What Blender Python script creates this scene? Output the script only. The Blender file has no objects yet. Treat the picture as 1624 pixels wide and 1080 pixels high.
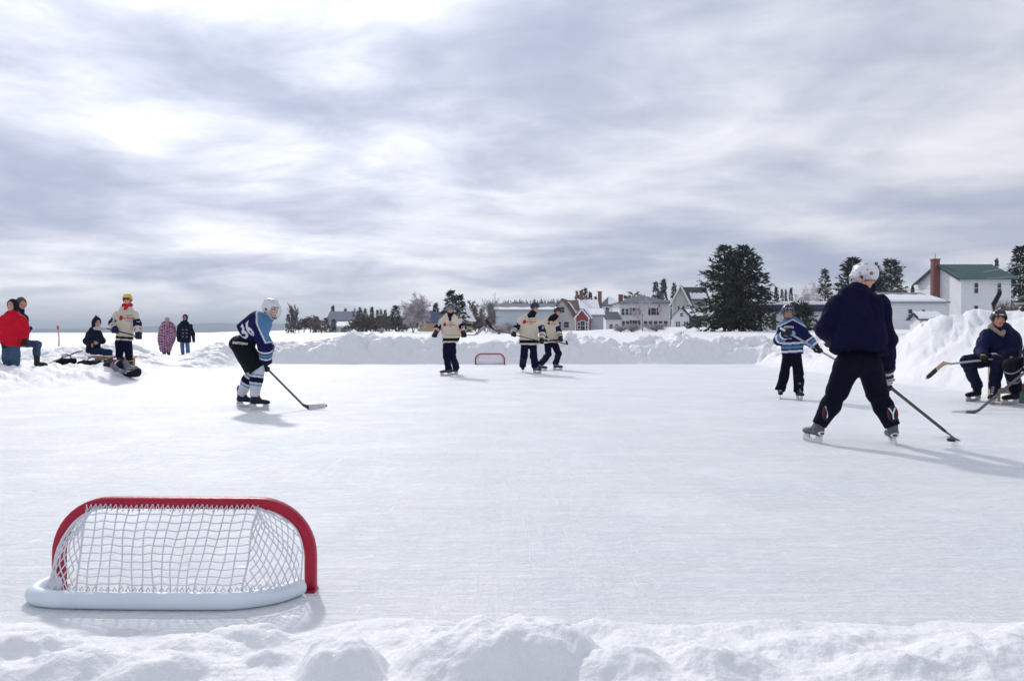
import bpy, math, random
import numpy as np
from mathutils import Vector, Matrix
from mathutils.bvhtree import BVHTree
random.seed(7); RNG = np.random.default_rng(7)
R = math.radians
scene = bpy.context.scene
COL = scene.collection

# ---------------------------------------------------------------- camera
CAMZ = 1.08; FPX = 1263.0
PITCH = -math.atan(13/FPX)
cam = bpy.data.cameras.new('camera'); camo = bpy.data.objects.new('camera', cam); COL.objects.link(camo)
camo.location = (0, 0, CAMZ); camo.rotation_euler = (math.pi/2+PITCH, 0, 0)
cam.sensor_width = 36; cam.lens = 36*FPX/1624; cam.clip_end = 20000; cam.clip_start = .05
scene.camera = camo
_F = np.array([0, math.cos(PITCH), math.sin(PITCH)]); _U = np.array([0, -math.sin(PITCH), math.cos(PITCH)])
def ray(px, py):
    return FPX*_F + np.array([px-812.0, 0, 0]) + (540.0-py)*_U
def G(px, py, z=0.0):
    "point of the plane of height z seen at this place of the photograph"
    r = ray(px, py); t = (z-CAMZ)/r[2]
    return np.array([0, 0, CAMZ])+r*t
def D(px, py, Y):
    "point at distance Y seen at this place of the photograph"
    r = ray(px, py); t = Y/r[1]
    return np.array([0, 0, CAMZ])+r*t

# ---------------------------------------------------------------- noise
def _h(ix, iy, iz):
    n = (ix*374761393 + iy*668265263 + iz*2147483647*3 + 1013904223) & 0xffffffff
    n = ((n ^ (n >> 13))*1274126177) & 0xffffffff
    n = ((n ^ (n >> 15))*2246822519) & 0xffffffff
    return ((n ^ (n >> 16)) & 0xffffff)/float(0xffffff)
def vn(P):
    "value noise, -1..1"
    P = np.asarray(P, dtype=np.float64)
    I = np.floor(P).astype(np.int64); f = P-I; f = f*f*f*(f*(f*6-15)+10)
    x, y, z = I[:, 0], I[:, 1], I[:, 2]; fx, fy, fz = f[:, 0], f[:, 1], f[:, 2]
    def l(a, b, t): return a+(b-a)*t
    r = l(l(l(_h(x,y,z), _h(x+1,y,z), fx), l(_h(x,y+1,z), _h(x+1,y+1,z), fx), fy),
          l(l(_h(x,y,z+1), _h(x+1,y,z+1), fx), l(_h(x,y+1,z+1), _h(x+1,y+1,z+1), fx), fy), fz)
    return r*2-1
def vn2(x, y, seed=0):
    I = np.floor(x).astype(np.int64); J = np.floor(y).astype(np.int64)
    fx = x-I; fy = y-J; fx = fx*fx*fx*(fx*(fx*6-15)+10); fy = fy*fy*fy*(fy*(fy*6-15)+10)
    s = seed*7919+0*I
    a = _h(I,J,s); b = _h(I+1,J,s); c = _h(I,J+1,s); d = _h(I+1,J+1,s)
    return ((a+(b-a)*fx)*(1-fy)+(c+(d-c)*fx)*fy)*2-1
def fbm2(x, y, oct=4, seed=0, gain=.5):
    a = 1.0; t = 0; n = 0
    for o in range(oct):
        t = t+a*vn2(x, y, seed+o); n += a; a *= gain
        x, y = (x*.8+y*.6)*2.03+17.1, (y*.8-x*.6)*2.03+5.3
    return t/n
def wor2(x, y, seed=0):
    "distance to nearest and second nearest feature point, and a value per cell"
    I = np.floor(x).astype(np.int64); J = np.floor(y).astype(np.int64)
    f1 = np.full(x.shape, 9.0); f2 = np.full(x.shape, 9.0); v = np.zeros(x.shape); s = seed*7919+0*I
    for i in (-1, 0, 1):
        for j in (-1, 0, 1):
            cx = I+i+_h(I+i, J+j, s+1); cy = J+j+_h(I+i, J+j, s+2); d = np.hypot(x-cx, y-cy)
            m = d < f1; f2 = np.where(m, f1, np.minimum(f2, d)); v = np.where(m, _h(I+i, J+j, s+3), v); f1 = np.where(m, d, f1)
    return f1, f2, v
def sstep(a, b, x):
    t = np.clip((x-a)/(b-a), 0, 1); return t*t*(3-2*t)

# ---------------------------------------------------------------- materials
def newmat(name):
    m = bpy.data.materials.new(name); m.use_nodes = True
    n = m.node_tree.nodes; l = m.node_tree.links; return m, n, l, n['Principled BSDF']
def mat(name, col, rough=.7, var=.12, vscale=6.0, bump=0.0, bscale=40.0, metal=0.0, attr=False, coat=0.0, spec=.5, sheen=0, dist=.01):
    m, n, l, p = newmat(name)
    p.inputs['Roughness'].default_value = rough; p.inputs['Metallic'].default_value = metal
    p.inputs['Coat Weight'].default_value = coat; p.inputs['Specular IOR Level'].default_value = spec
    if sheen: p.inputs['Sheen Weight'].default_value = sheen
    tc = n.new('ShaderNodeTexCoord'); nz = n.new('ShaderNodeTexNoise'); nz.inputs['Scale'].default_value = vscale; nz.inputs['Detail'].default_value = 5
    l.new(tc.outputs['Object'], nz.inputs['Vector'])
    mr = n.new('ShaderNodeMapRange'); mr.inputs['From Min'].default_value = .25; mr.inputs['From Max'].default_value = .75
    mr.inputs['To Min'].default_value = 1-var; mr.inputs['To Max'].default_value = 1+var
    l.new(nz.outputs['Fac'], mr.inputs['Value'])
    mx = n.new('ShaderNodeVectorMath'); mx.operation = 'SCALE'; l.new(mr.outputs['Result'], mx.inputs['Scale'])
    if attr:
        a = n.new('ShaderNodeAttribute'); a.attribute_name = 'Col'; l.new(a.outputs['Color'], mx.inputs[0])
    else:
        mx.inputs[0].default_value = col[:3]
    l.new(mx.outputs[0], p.inputs['Base Color'])
    if bump:
        b = n.new('ShaderNodeBump'); b.inputs['Strength'].default_value = bump; b.inputs['Distance'].default_value = dist
        n2 = n.new('ShaderNodeTexNoise'); n2.inputs['Scale'].default_value = bscale; n2.inputs['Detail'].default_value = 6
        l.new(tc.outputs['Object'], n2.inputs['Vector']); l.new(n2.outputs['Fac'], b.inputs['Height']); l.new(b.outputs['Normal'], p.inputs['Normal'])
    return m
def siding(name, col, pitch=.2, rough=.6):
    m, n, l, p = newmat(name)
    p.inputs['Roughness'].default_value = rough
    tc = n.new('ShaderNodeTexCoord'); sp = n.new('ShaderNodeSeparateXYZ'); l.new(tc.outputs['Object'], sp.inputs[0])
    mo = n.new('ShaderNodeMath'); mo.operation = 'DIVIDE'; mo.inputs[1].default_value = pitch; l.new(sp.outputs['Z'], mo.inputs[0])
    fr = n.new('ShaderNodeMath'); fr.operation = 'FRACT'; l.new(mo.outputs[0], fr.inputs[0])
    b = n.new('ShaderNodeBump'); b.inputs['Strength'].default_value = 1; b.inputs['Distance'].default_value = .05; b.invert = True
    l.new(fr.outputs[0], b.inputs['Height']); l.new(b.outputs['Normal'], p.inputs['Normal'])
    nz = n.new('ShaderNodeTexNoise'); nz.inputs['Scale'].default_value = .9; nz.inputs['Detail'].default_value = 6; l.new(tc.outputs['Object'], nz.inputs['Vector'])
    gt = n.new('ShaderNodeMath'); gt.operation = 'LESS_THAN'; gt.inputs[1].default_value = .09; l.new(fr.outputs[0], gt.inputs[0])
    ml = n.new('ShaderNodeMath'); ml.operation = 'MULTIPLY_ADD'; ml.inputs[1].default_value = -.22; ml.inputs[2].default_value = .94; l.new(gt.outputs[0], ml.inputs[0])
    ad = n.new('ShaderNodeMath'); ad.operation = 'MULTIPLY_ADD'; ad.inputs[1].default_value = .16; l.new(nz.outputs['Fac'], ad.inputs[0]); l.new(ml.outputs[0], ad.inputs[2])
    mx = n.new('ShaderNodeVectorMath'); mx.operation = 'SCALE'; mx.inputs[0].default_value = col; l.new(ad.outputs[0], mx.inputs['Scale']); l.new(mx.outputs[0], p.inputs['Base Color'])
    return m
M = {}
def cm(name, *a, **k):
    if name not in M: M[name] = mat(name, *a, **k)
    return M[name]

# ---------------------------------------------------------------- mesh building
class MB:
    "collects pieces of geometry that become one mesh"
    def __init__(s): s.V = []; s.F = []; s.n = 0
    def add(s, v, f):
        v = np.asarray(v, float); s.V.append(v)
        for q in f: s.F.append(tuple(i+s.n for i in q))
        s.n += len(v); return s
    def box(s, c, d, rz=0, M3=None):
        x, y, z = d[0]/2, d[1]/2, d[2]/2
        v = np.array([[-x,-y,-z],[x,-y,-z],[x,y,-z],[-x,y,-z],[-x,-y,z],[x,-y,z],[x,y,z],[-x,y,z]])
        if rz: 
            c_, s_ = math.cos(rz), math.sin(rz); v = v@np.array([[c_, s_, 0],[-s_, c_, 0],[0,0,1]])
        if M3 is not None: v = v@np.asarray(M3)
        return s.add(v+np.asarray(c), [(0,3,2,1),(4,5,6,7),(0,1,5,4),(1,2,6,5),(2,3,7,6),(3,0,4,7)])
    def bar(s, a, b, w, h, up=(0,0,1)):
        a = np.asarray(a, float); b = np.asarray(b, float); d = b-a; L = np.linalg.norm(d); d = d/L
        sd = np.cross(d, up); sd /= np.linalg.norm(sd)+1e-9; u = np.cross(sd, d)
        return s.box((a+b)/2, (L, w, h), M3=np.array([d, sd, u]))
    def tube(s, pts, rad, n=8, cap=True):
        pts = np.asarray(pts, float); m = len(pts); rad = np.ones(m)*rad
        t = np.gradient(pts, axis=0); t /= np.linalg.norm(t, axis=1)[:, None]+1e-12
        ref = np.array([0, 0, 1.0]) if abs(t[0][2]) < .9 else np.array([1.0, 0, 0])
        u = np.cross(t[0], ref); u /= np.linalg.norm(u); V = []
        for i in range(m):
            u = u-t[i]*np.dot(u, t[i]); u /= np.linalg.norm(u)+1e-12; w = np.cross(t[i], u)
            a = np.arange(n)*2*math.pi/n
            V.append(pts[i]+rad[i]*(np.cos(a)[:, None]*u+np.sin(a)[:, None]*w))
        F = [(i*n+j, i*n+(j+1)%n, (i+1)*n+(j+1)%n, (i+1)*n+j) for i in range(m-1) for j in range(n)]
        if cap: F += [tuple(range(n))[::-1], tuple((m-1)*n+j for j in range(n))]
        return s.add(np.concatenate(V), F)
    def lathe(s, prof, c, n=20):
        V = []; a = np.arange(n)*2*math.pi/n
        for r, z in prof: V.append(np.stack([r*np.cos(a)+c[0], r*np.sin(a)+c[1], z+c[2]+0*a], 1))
        m = len(prof); F = [(i*n+j, i*n+(j+1)%n, (i+1)*n+(j+1)%n, (i+1)*n+j) for i in range(m-1) for j in range(n)]
        F += [tuple(range(n))[::-1], tuple((m-1)*n+j for j in range(n))]
        return s.add(np.concatenate(V), F)
    def prism(s, poly, o, ax, ay, an, th):
        "polygon in the plane (ax, ay) at o, thickened by th along an"
        o = np.asarray(o, float); ax, ay, an = (np.asarray(q, float) for q in (ax, ay, an)); n = len(poly)
        b = np.array([o+x*ax+y*ay for x, y in poly])
        return s.add(np.concatenate([b-an*th/2, b+an*th/2]), [tuple(range(n))[::-1], tuple(range(n, 2*n))]+[(i, (i+1)%n, n+(i+1)%n, n+i) for i in range(n)])
    def build(s, name, m, parent=None, smooth=False, loc=None):
        v = np.concatenate(s.V) if s.V else np.zeros((0, 3))
        return mkobj(name, v, s.F, m, parent, smooth, loc)
def wloc(o):
    p = np.zeros(3)
    while o is not None: p = p+np.array(o.location); o = o.parent
    return p
def mkmesh(name, v, f, smooth=False):
    me = bpy.data.meshes.new(name)
    if isinstance(f, np.ndarray):
        k = f.shape[1]
        me.vertices.add(len(v)); me.vertices.foreach_set('co', np.asarray(v, np.float32).ravel())
        me.loops.add(f.size); me.loops.foreach_set('vertex_index', f.astype(np.int32).ravel())
        me.polygons.add(len(f)); me.polygons.foreach_set('loop_start', np.arange(0, f.size, k, dtype=np.int32))
        me.update(calc_edges=True)
    else:
        me.from_pydata([tuple(q) for q in v], [], f); me.update()
    me.polygons.foreach_set('use_smooth', np.full(len(me.polygons), bool(smooth)))
    return me
def mkobj(name, v, f, m, parent=None, smooth=False, loc=None):
    "v in world coordinates"
    org = wloc(parent) if parent is not None else (np.asarray(loc, float) if loc is not None else np.zeros(3))
    me = mkmesh(name, np.asarray(v)-org, f, smooth)
    if m: me.materials.append(m)
    o = bpy.data.objects.new(name, me); COL.objects.link(o)
    if parent is not None: o.parent = parent
    else: o.location = org
    return o
def setcol(o, c):
    a = o.data.color_attributes.new('Col', 'FLOAT_COLOR', 'POINT')
    c = np.concatenate([np.asarray(c, np.float32), np.ones((len(c), 1), np.float32)], 1); a.data.foreach_set('color', c.ravel())
def tag(o, label=None, cat=None, group=None, kind=None):
    if label: o['label'] = label
    if cat: o['category'] = cat
    if group: o['group'] = group
    if kind: o['kind'] = kind
    return o
def thing(name, loc, label, cat, group=None):
    o = bpy.data.objects.new(name, None); o.empty_display_size = .2; COL.objects.link(o); o.location = loc
    return tag(o, label, cat, group)
def copy_tree(o, parent=None):
    c = o.copy(); COL.objects.link(c); c.parent = parent
    for ch in list(o.children): copy_tree(ch, c)
    return c

# ---------------------------------------------------------------- signed distance shapes -> one smooth mesh
def nrm(v): v = np.asarray(v, float); return v/(np.linalg.norm(v)+1e-12)
def cap(a, b, ra, rb=None, k=None):
    a = np.asarray(a, float); b = np.asarray(b, float); rb = ra if rb is None else rb; d = b-a; L2 = max(float(d@d), 1e-9)
    def f(P):
        t = np.clip(((P-a)@d)/L2, 0, 1); q = P-a-t[:, None]*d
        return np.sqrt((q*q).sum(1))-(ra+(rb-ra)*t)
    f.k = k; return f
def ecap(a, b, side, ra, rb, flat=.65, k=None, rm=None):
    "capsule with an elliptic section: wide along side, flat times that across it; rm is the half-way radius"
    a = np.asarray(a, float); b = np.asarray(b, float); u = nrm(b-a); s = nrm(np.asarray(side)-u*np.dot(side, u)); fr = np.cross(s, u); L = np.linalg.norm(b-a)
    def f(P):
        q = P-a; z = q@u; x = q@s; y = (q@fr)/flat; t = np.clip(z/L, 0, 1); r = ra+(rb-ra)*t
        if rm is not None: r = r+(rm-(ra+rb)/2)*4*t*(1-t)
        return (np.sqrt(x*x+y*y+(z-t*L)**2)-r)*max(flat, .6)
    f.k = k; return f
def ell(c, ax, rad, k=None):
    c = np.asarray(c, float); A = np.array([nrm(q) for q in ax]); r = np.asarray(rad, float)
    def f(P):
        q = ((P-c)@A.T)/r; n = np.sqrt((q*q).sum(1)); return (n-1)*r.min()
    f.k = k; return f
def smin(a, b, k):
    h = np.clip(.5+.5*(b-a)/k, 0, 1); return b+(a-b)*h-k*h*(1-h)
def union(fs, k=.03):
    def f(P):
        d = fs[0](P)
        for g in fs[1:]: d = smin(d, g(P), getattr(g, "k", None) or k)
        return d
    return f
def sdf_mesh(f, lo, hi, h):
    B = 8; lo = np.asarray(lo, float)-2*h; hi = np.asarray(hi, float)+2*h
    nb = np.maximum(1, np.ceil((hi-lo)/(h*B)).astype(int)); N = nb*B
    bi = np.stack(np.meshgrid(*[np.arange(k) for k in nb], indexing='ij'), -1).reshape(-1, 3)
    dc = f(lo+(bi*B+(B-1)/2)*h); keep = np.abs(dc) < B*h*1.0+.035
    vals = np.empty((len(bi), B**3), np.float32); vals[:] = np.where(dc < 0, -1, 1)[:, None]
    loc = np.stack(np.meshgrid(*[np.arange(B)]*3, indexing='ij'), -1).reshape(-1, 3)
    kb = bi[keep]; out = np.empty((len(kb), B**3), np.float32)
    for i in range(0, len(kb), 400):
        pts = lo+((kb[i:i+400, None]*B)+loc[None])*h
        out[i:i+400] = f(pts.reshape(-1, 3)).reshape(-1, B**3)
    vals[keep] = out
    v = vals.reshape(nb[0], nb[1], nb[2], B, B, B).transpose(0, 3, 1, 4, 2, 5).reshape(N)
    v[0] = v[-1] = 1; v[:, 0] = v[:, -1] = 1; v[:, :, 0] = v[:, :, -1] = 1
    s = v < 0; c = np.zeros(tuple(N-1), np.int8)
    for i in (0, 1):
        for j in (0, 1):
            for k in (0, 1): c += s[i:N[0]-1+i, j:N[1]-1+j, k:N[2]-1+k]
    idx = np.argwhere((c > 0) & (c < 8)); ids = np.full(tuple(N-1), -1, np.int32); ids[tuple(idx.T)] = np.arange(len(idx))
    pos = np.zeros((len(idx), 3)); cnt = np.zeros(len(idx))
    corners = [(i, j, k) for i in (0, 1) for j in (0, 1) for k in (0, 1)]
    for a in corners:
        for ax in range(3):
            if a[ax]: continue
            b = list(a); b[ax] = 1; va = v[tuple((idx+a).T)]; vb = v[tuple((idx+b).T)]; m = (va < 0) != (vb < 0)
            t = np.where(m, va/np.where(m, va-vb, 1), 0); q = np.tile(np.array(a, float), (len(idx), 1)); q[:, ax] = t
            pos += q*m[:, None]; cnt += m
    P = lo+(idx+pos/cnt[:, None])*h; F = []
    for ax in range(3):
        o1, o2 = [(1, 2), (2, 0), (0, 1)][ax]
        sl0 = [slice(None)]*3; sl1 = [slice(None)]*3; sl0[ax] = slice(0, -1); sl1[ax] = slice(1, None)
        e = np.argwhere(s[tuple(sl0)] != s[tuple(sl1)]); e = e[(e[:, o1] > 0) & (e[:, o2] > 0) & (e[:, o1] < N[o1]-1) & (e[:, o2] < N[o2]-1)]
        fl = s[tuple(e.T)]; g = []
        for d1, d2 in ((1, 1), (0, 1), (0, 0), (1, 0)):
            q = e.copy(); q[:, o1] -= d1; q[:, o2] -= d2; g.append(ids[tuple(q.T)])
        q = np.stack(g, 1); q[~fl] = q[~fl][:, ::-1]; F.append(q)
    return P, np.concatenate(F)
def sdf_obj(name, f, pts, pad, h, m, parent, col=None):
    pts = np.asarray(pts); P, F = sdf_mesh(f, pts.min(0)-pad, pts.max(0)+pad, h)
    o = mkobj(name, P, F, m, parent, True)
    if col is not None: setcol(o, np.clip(col(P), 0, 1))
    return o
def extent(fs, rough_pts, pad): return rough_pts, pad
# ---------------------------------------------------------------- light, sky
scene.view_settings.view_transform = 'Standard'; scene.view_settings.look = 'None'; scene.view_settings.gamma = 1
scene.view_settings.exposure = 0.26
SUN_AZ, SUN_EL = R(-21), R(34)      # azimuth from +Y towards +X
SD = Vector((math.sin(SUN_AZ)*math.cos(SUN_EL), math.cos(SUN_AZ)*math.cos(SUN_EL), math.sin(SUN_EL)))
sl = bpy.data.lights.new('sun', 'SUN'); sl.energy = 1.5; sl.angle = R(3.2); sl.color = (1, .965, .91)
so = bpy.data.objects.new('sun', sl); COL.objects.link(so); so.rotation_euler = SD.to_track_quat('Z', 'Y').to_euler()
so.location = (-20, 40, 30)

def world():
    w = bpy.data.worlds.new('World'); scene.world = w; w.use_nodes = True
    n = w.node_tree.nodes; l = w.node_tree.links; n.clear()
    out = n.new('ShaderNodeOutputWorld'); bg = n.new('ShaderNodeBackground'); l.new(bg.outputs[0], out.inputs[0])
    def mth(op, a, b=None, c=None, clamp=False):
        q = n.new('ShaderNodeMath'); q.operation = op; q.use_clamp = clamp
        for i, v in enumerate((a, b, c)):
            if v is None: continue
            if isinstance(v, (int, float)): q.inputs[i].default_value = v
            else: l.new(v, q.inputs[i])
        return q.outputs[0]
    def mix(f, a, b):
        q = n.new('ShaderNodeMix'); q.data_type = 'RGBA'
        for s, v in ((q.inputs[0], f), (q.inputs[6], a), (q.inputs[7], b)):
            if isinstance(v, (tuple, float, int)): s.default_value = (*v, 1) if isinstance(v, tuple) else v
            else: l.new(v, s)
        return q.outputs[2]
    def ss(x, a, b, lo=0, hi=1):
        q = n.new('ShaderNodeMapRange'); q.interpolation_type = 'SMOOTHSTEP'; l.new(x, q.inputs['Value'])
        q.inputs['From Min'].default_value = a; q.inputs['From Max'].default_value = b; q.inputs['To Min'].default_value = lo; q.inputs['To Max'].default_value = hi
        return q.outputs['Result']
    tc = n.new('ShaderNodeTexCoord'); sp = n.new('ShaderNodeSeparateXYZ'); l.new(tc.outputs['Generated'], sp.inputs[0])
    x, y, z = sp.outputs
    zz = mth('ADD', mth('MAXIMUM', z, 0.0), .15); u = mth('DIVIDE', x, zz); v = mth('DIVIDE', y, zz)
    cb = n.new('ShaderNodeCombineXYZ'); l.new(u, cb.inputs[0]); l.new(v, cb.inputs[1])
    def noise(scale, detail, rough, dist=0, off=(0, 0, 0), st=(1, 1, 1), lac=2.0):
        mp = n.new('ShaderNodeMapping'); l.new(cb.outputs[0], mp.inputs[0]); mp.inputs['Location'].default_value = off; mp.inputs['Scale'].default_value = st
        q = n.new('ShaderNodeTexNoise'); l.new(mp.outputs[0], q.inputs['Vector']); q.inputs['Scale'].default_value = scale; q.inputs['Detail'].default_value = detail
        q.inputs['Roughness'].default_value = rough; q.inputs['Distortion'].default_value = dist; return q.outputs['Fac']
    big = noise(.50, 3, .5, .4, (3.1, .7, 0), (1.0, 1.0, 1)); mid = noise(1.15, 7, .52, .5, (1.3, 4.2, 0), (.95, 1.1, 1)); fin = noise(3.9, 7, .6, .5, (7.3, 2.2, 0), (.9, 1.1, 1))
    sky = n.new('ShaderNodeTexSky'); sky.sky_type = 'NISHITA'; sky.sun_disc = False; sky.sun_elevation = SUN_EL; sky.sun_rotation = SUN_AZ % (2*math.pi)
    sc = n.new('ShaderNodeVectorMath'); sc.operation = 'SCALE'; l.new(sky.outputs[0], sc.inputs[0]); sc.inputs['Scale'].default_value = .1
    # how much light comes through the cloud sheet
    t = mth('ADD', mth('MULTIPLY', big, .55), mth('ADD', mth('MULTIPLY', mid, .55), mth('MULTIPLY', fin, .19)))
    dv = n.new('ShaderNodeVectorMath'); dv.operation = 'DOT_PRODUCT'; nv = n.new('ShaderNodeVectorMath'); nv.operation = 'NORMALIZE'; l.new(tc.outputs['Generated'], nv.inputs[0])
    l.new(nv.outputs[0], dv.inputs[0]); dv.inputs[1].default_value = tuple(SD); ct = mth('MAXIMUM', dv.outputs['Value'], 0.0)
    glow = mth('POWER', ct, 10.0); wide = mth('POWER', ct, 3.0)
    t2 = mth('ADD', t, mth('MULTIPLY', mth('POWER', ct, 7.0), .13))
    thin = ss(t2, .52, .91)
    lowband = mth('MULTIPLY', ss(z, .0, .16, 1, 0), .38)           # towards the horizon the sheet breaks up and is lit from behind
    thin = mth('MINIMUM', mth('ADD', thin, mth('MULTIPLY', lowband, ss(mid, .38, .62))), 1.0)
    dark = mix(ss(z, 0, .5), (.40, .44, .58), (.385, .43, .555)); lite = (.88, .88, .915)
    c = mix(thin, dark, lite)
    hz = mth('MULTIPLY', ss(z, .0, .075, 1, 0), .78); c = mix(hz, c, (.93, .91, .91))
    gap = mth('MULTIPLY', ss(noise(1.1, 5, .6, .4, (9.1, 3.6, 0), (.6, 1.3, 1)), .66, .74), ss(x, .25, .5)); c = mix(mth('MULTIPLY', gap, .55), c, sc.outputs[0])
    k = mth('ADD', mth('MULTIPLY_ADD', wide, .24, .86), mth('MULTIPLY', glow, mth('MULTIPLY_ADD', thin, .9, .08)))
    m2 = n.new('ShaderNodeVectorMath'); m2.operation = 'SCALE'; l.new(c, m2.inputs[0]); l.new(k, m2.inputs['Scale'])
    l.new(m2.outputs[0], bg.inputs[0]); bg.inputs[1].default_value = 1.0
world()

# ---------------------------------------------------------------- snow and ice materials
def snowmat(name, col=(.84, .855, .885), s1=9.0, s2=70.0, st=.5, dist=.03, sss=0):
    m, n, l, p = newmat(name)
    p.inputs['Roughness'].default_value = .62; p.inputs['Specular IOR Level'].default_value = .35
    if sss: p.inputs['Subsurface Weight'].default_value = sss; p.inputs['Subsurface Radius'].default_value = (.6, .8, 1.0); p.inputs['Subsurface Scale'].default_value = .04
    tc = n.new('ShaderNodeTexCoord'); a = n.new('ShaderNodeTexNoise'); a.inputs['Scale'].default_value = s1; a.inputs['Detail'].default_value = 8; a.inputs['Roughness'].default_value = .62
    b = n.new('ShaderNodeTexNoise'); b.inputs['Scale'].default_value = s2; b.inputs['Detail'].default_value = 3; b.inputs['Roughness'].default_value = .7
    for q in (a, b): l.new(tc.outputs['Object'], q.inputs['Vector'])
    b1 = n.new('ShaderNodeBump'); b1.inputs['Strength'].default_value = st; b1.inputs['Distance'].default_value = dist*2; l.new(a.outputs['Fac'], b1.inputs['Height'])
    b2 = n.new('ShaderNodeBump'); b2.inputs['Strength'].default_value = st; b2.inputs['Distance'].default_value = dist*.3; l.new(b.outputs['Fac'], b2.inputs['Height']); l.new(b1.outputs[0], b2.inputs['Normal']); l.new(b2.outputs[0], p.inputs['Normal'])
    r = n.new('ShaderNodeMapRange'); r.inputs['To Min'].default_value = .95; r.inputs['To Max'].default_value = 1.05; l.new(a.outputs['Fac'], r.inputs['Value'])
    s = n.new('ShaderNodeVectorMath'); s.operation = 'SCALE'; s.inputs[0].default_value = col; l.new(r.outputs[0], s.inputs['Scale']); l.new(s.outputs[0], p.inputs['Base Color'])
    # sparkling grains: tiny facets turn a few points glossy
    v = n.new('ShaderNodeTexVoronoi'); v.inputs['Scale'].default_value = 260; l.new(tc.outputs['Object'], v.inputs['Vector'])
    sx = n.new('ShaderNodeSeparateColor'); l.new(v.outputs['Color'], sx.inputs[0]); g = n.new('ShaderNodeMath'); g.operation = 'GREATER_THAN'; g.inputs[1].default_value = .955; l.new(sx.outputs[0], g.inputs[0])
    rr = n.new('ShaderNodeMapRange'); rr.inputs['To Min'].default_value = .62; rr.inputs['To Max'].default_value = .18; l.new(g.outputs[0], rr.inputs['Value']); l.new(rr.outputs[0], p.inputs['Roughness'])
    return m
SNOW = snowmat('snow', (.86, .865, .88), st=.4)
SNOWT = snowmat('roof_snow', s1=1.2, s2=9, st=.4, dist=.1)
def icemat():
    m, n, l, p = newmat('ice')
    tc = n.new('ShaderNodeTexCoord')
    def nz(sc, st=(1, 1, 1), rot=0, det=6, ro=.6, dis=0):
        mp = n.new('ShaderNodeMapping'); mp.inputs['Scale'].default_value = st; mp.inputs['Rotation'].default_value = (0, 0, rot); l.new(tc.outputs['Object'], mp.inputs[0])
        q = n.new('ShaderNodeTexNoise'); q.inputs['Scale'].default_value = sc; q.inputs['Detail'].default_value = det; q.inputs['Roughness'].default_value = ro; q.inputs['Distortion'].default_value = dis; l.new(mp.outputs[0], q.inputs['Vector']); return q.outputs['Fac']
    def mr(x, a, b, c=0, d=1):
        q = n.new('ShaderNodeMapRange'); q.interpolation_type = 'SMOOTHSTEP'; l.new(x, q.inputs['Value'])
        for k, v in (('From Min', a), ('From Max', b), ('To Min', c), ('To Max', d)): q.inputs[k].default_value = v
        return q.outputs['Result']
    def mx(f, a, b):
        q = n.new('ShaderNodeMix'); q.data_type = 'RGBA'; l.new(f, q.inputs[0]) if not isinstance(f, float) else setattr(q.inputs[0], 'default_value', f)
        for s, v in ((q.inputs[6], a), (q.inputs[7], b)):
            if isinstance(v, tuple): s.default_value = (*v, 1)
            else: l.new(v, s)
        return q.outputs[2]
    patch = mr(nz(.8, (1, 1.6, 1), .4, 8, .66, .6), .42, .60)
    grain = mr(nz(16, (.5, 1, 1), .1, 8, .7), .34, .68)
    c = mx(patch, (.79, .82, .85), (.885, .89, .905)); c2 = mx(mr(nz(3.2, (1, 1, 1), 1.2, 7, .7, 1.0), .47, .62, 0, .6), c, (.875, .885, .905))
    dk = mr(nz(5, (.22, 3.2, 1), .15, 5, .62, .6), .55, .68, 0, .6); c3 = mx(dk, c2, (.735, .77, .825))
    # skate scratches: long thin arcs, pale where the blade has cut
    w1 = nz(2.6, (.12, 5.5, 1), .7, 3, .6, 2.0); w2 = nz(2.1, (5.0, .14, 1), 1.05, 3, .6, 2.2); w3 = nz(1.3, (.18, 9, 1), -.45, 3, .6, 2.6)
    def line(x, w=.017):
        a = n.new('ShaderNodeMath'); a.operation = 'SUBTRACT'; a.inputs[1].default_value = .5; l.new(x, a.inputs[0]); b = n.new('ShaderNodeMath'); b.operation = 'ABSOLUTE'; l.new(a.outputs[0], b.inputs[0]); return mr(b.outputs[0], 0, w, 1, 0)
    s1, s2, s3 = line(w1), line(w2), line(w3)
    ma = n.new('ShaderNodeMath'); ma.operation = 'MAXIMUM'; l.new(s1, ma.inputs[0]); l.new(s2, ma.inputs[1]); mb = n.new('ShaderNodeMath'); mb.operation = 'MAXIMUM'; l.new(ma.outputs[0], mb.inputs[0]); l.new(s3, mb.inputs[1])
    msk = mr(nz(1.1, (1, 1, 1), .9, 4, .5), .36, .52); mc = n.new('ShaderNodeMath'); mc.operation = 'MULTIPLY'; l.new(mb.outputs[0], mc.inputs[0]); l.new(msk, mc.inputs[1])
    md = n.new('ShaderNodeMath'); md.operation = 'MULTIPLY'; md.inputs[1].default_value = 1.0; l.new(mc.outputs[0], md.inputs[0])
    c4 = mx(md.outputs[0], c3, (.93, .935, .945)); l.new(c4, p.inputs['Base Color'])
    ro = n.new('ShaderNodeMath'); ro.operation = 'MULTIPLY_ADD'; ro.inputs[1].default_value = .22; ro.inputs[2].default_value = .36; l.new(grain, ro.inputs[0]); l.new(ro.outputs[0], p.inputs['Roughness'])
    p.inputs['IOR'].default_value = 1.31; p.inputs['Specular IOR Level'].default_value = .5
    b1 = n.new('ShaderNodeBump'); b1.inputs['Strength'].default_value = .55; b1.inputs['Distance'].default_value = .012; l.new(grain, b1.inputs['Height'])
    b2 = n.new('ShaderNodeBump'); b2.inputs['Strength'].default_value = .5; b2.inputs['Distance'].default_value = .004; l.new(mc.outputs[0], b2.inputs['Height']); l.new(b1.outputs[0], b2.inputs['Normal'])
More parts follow.
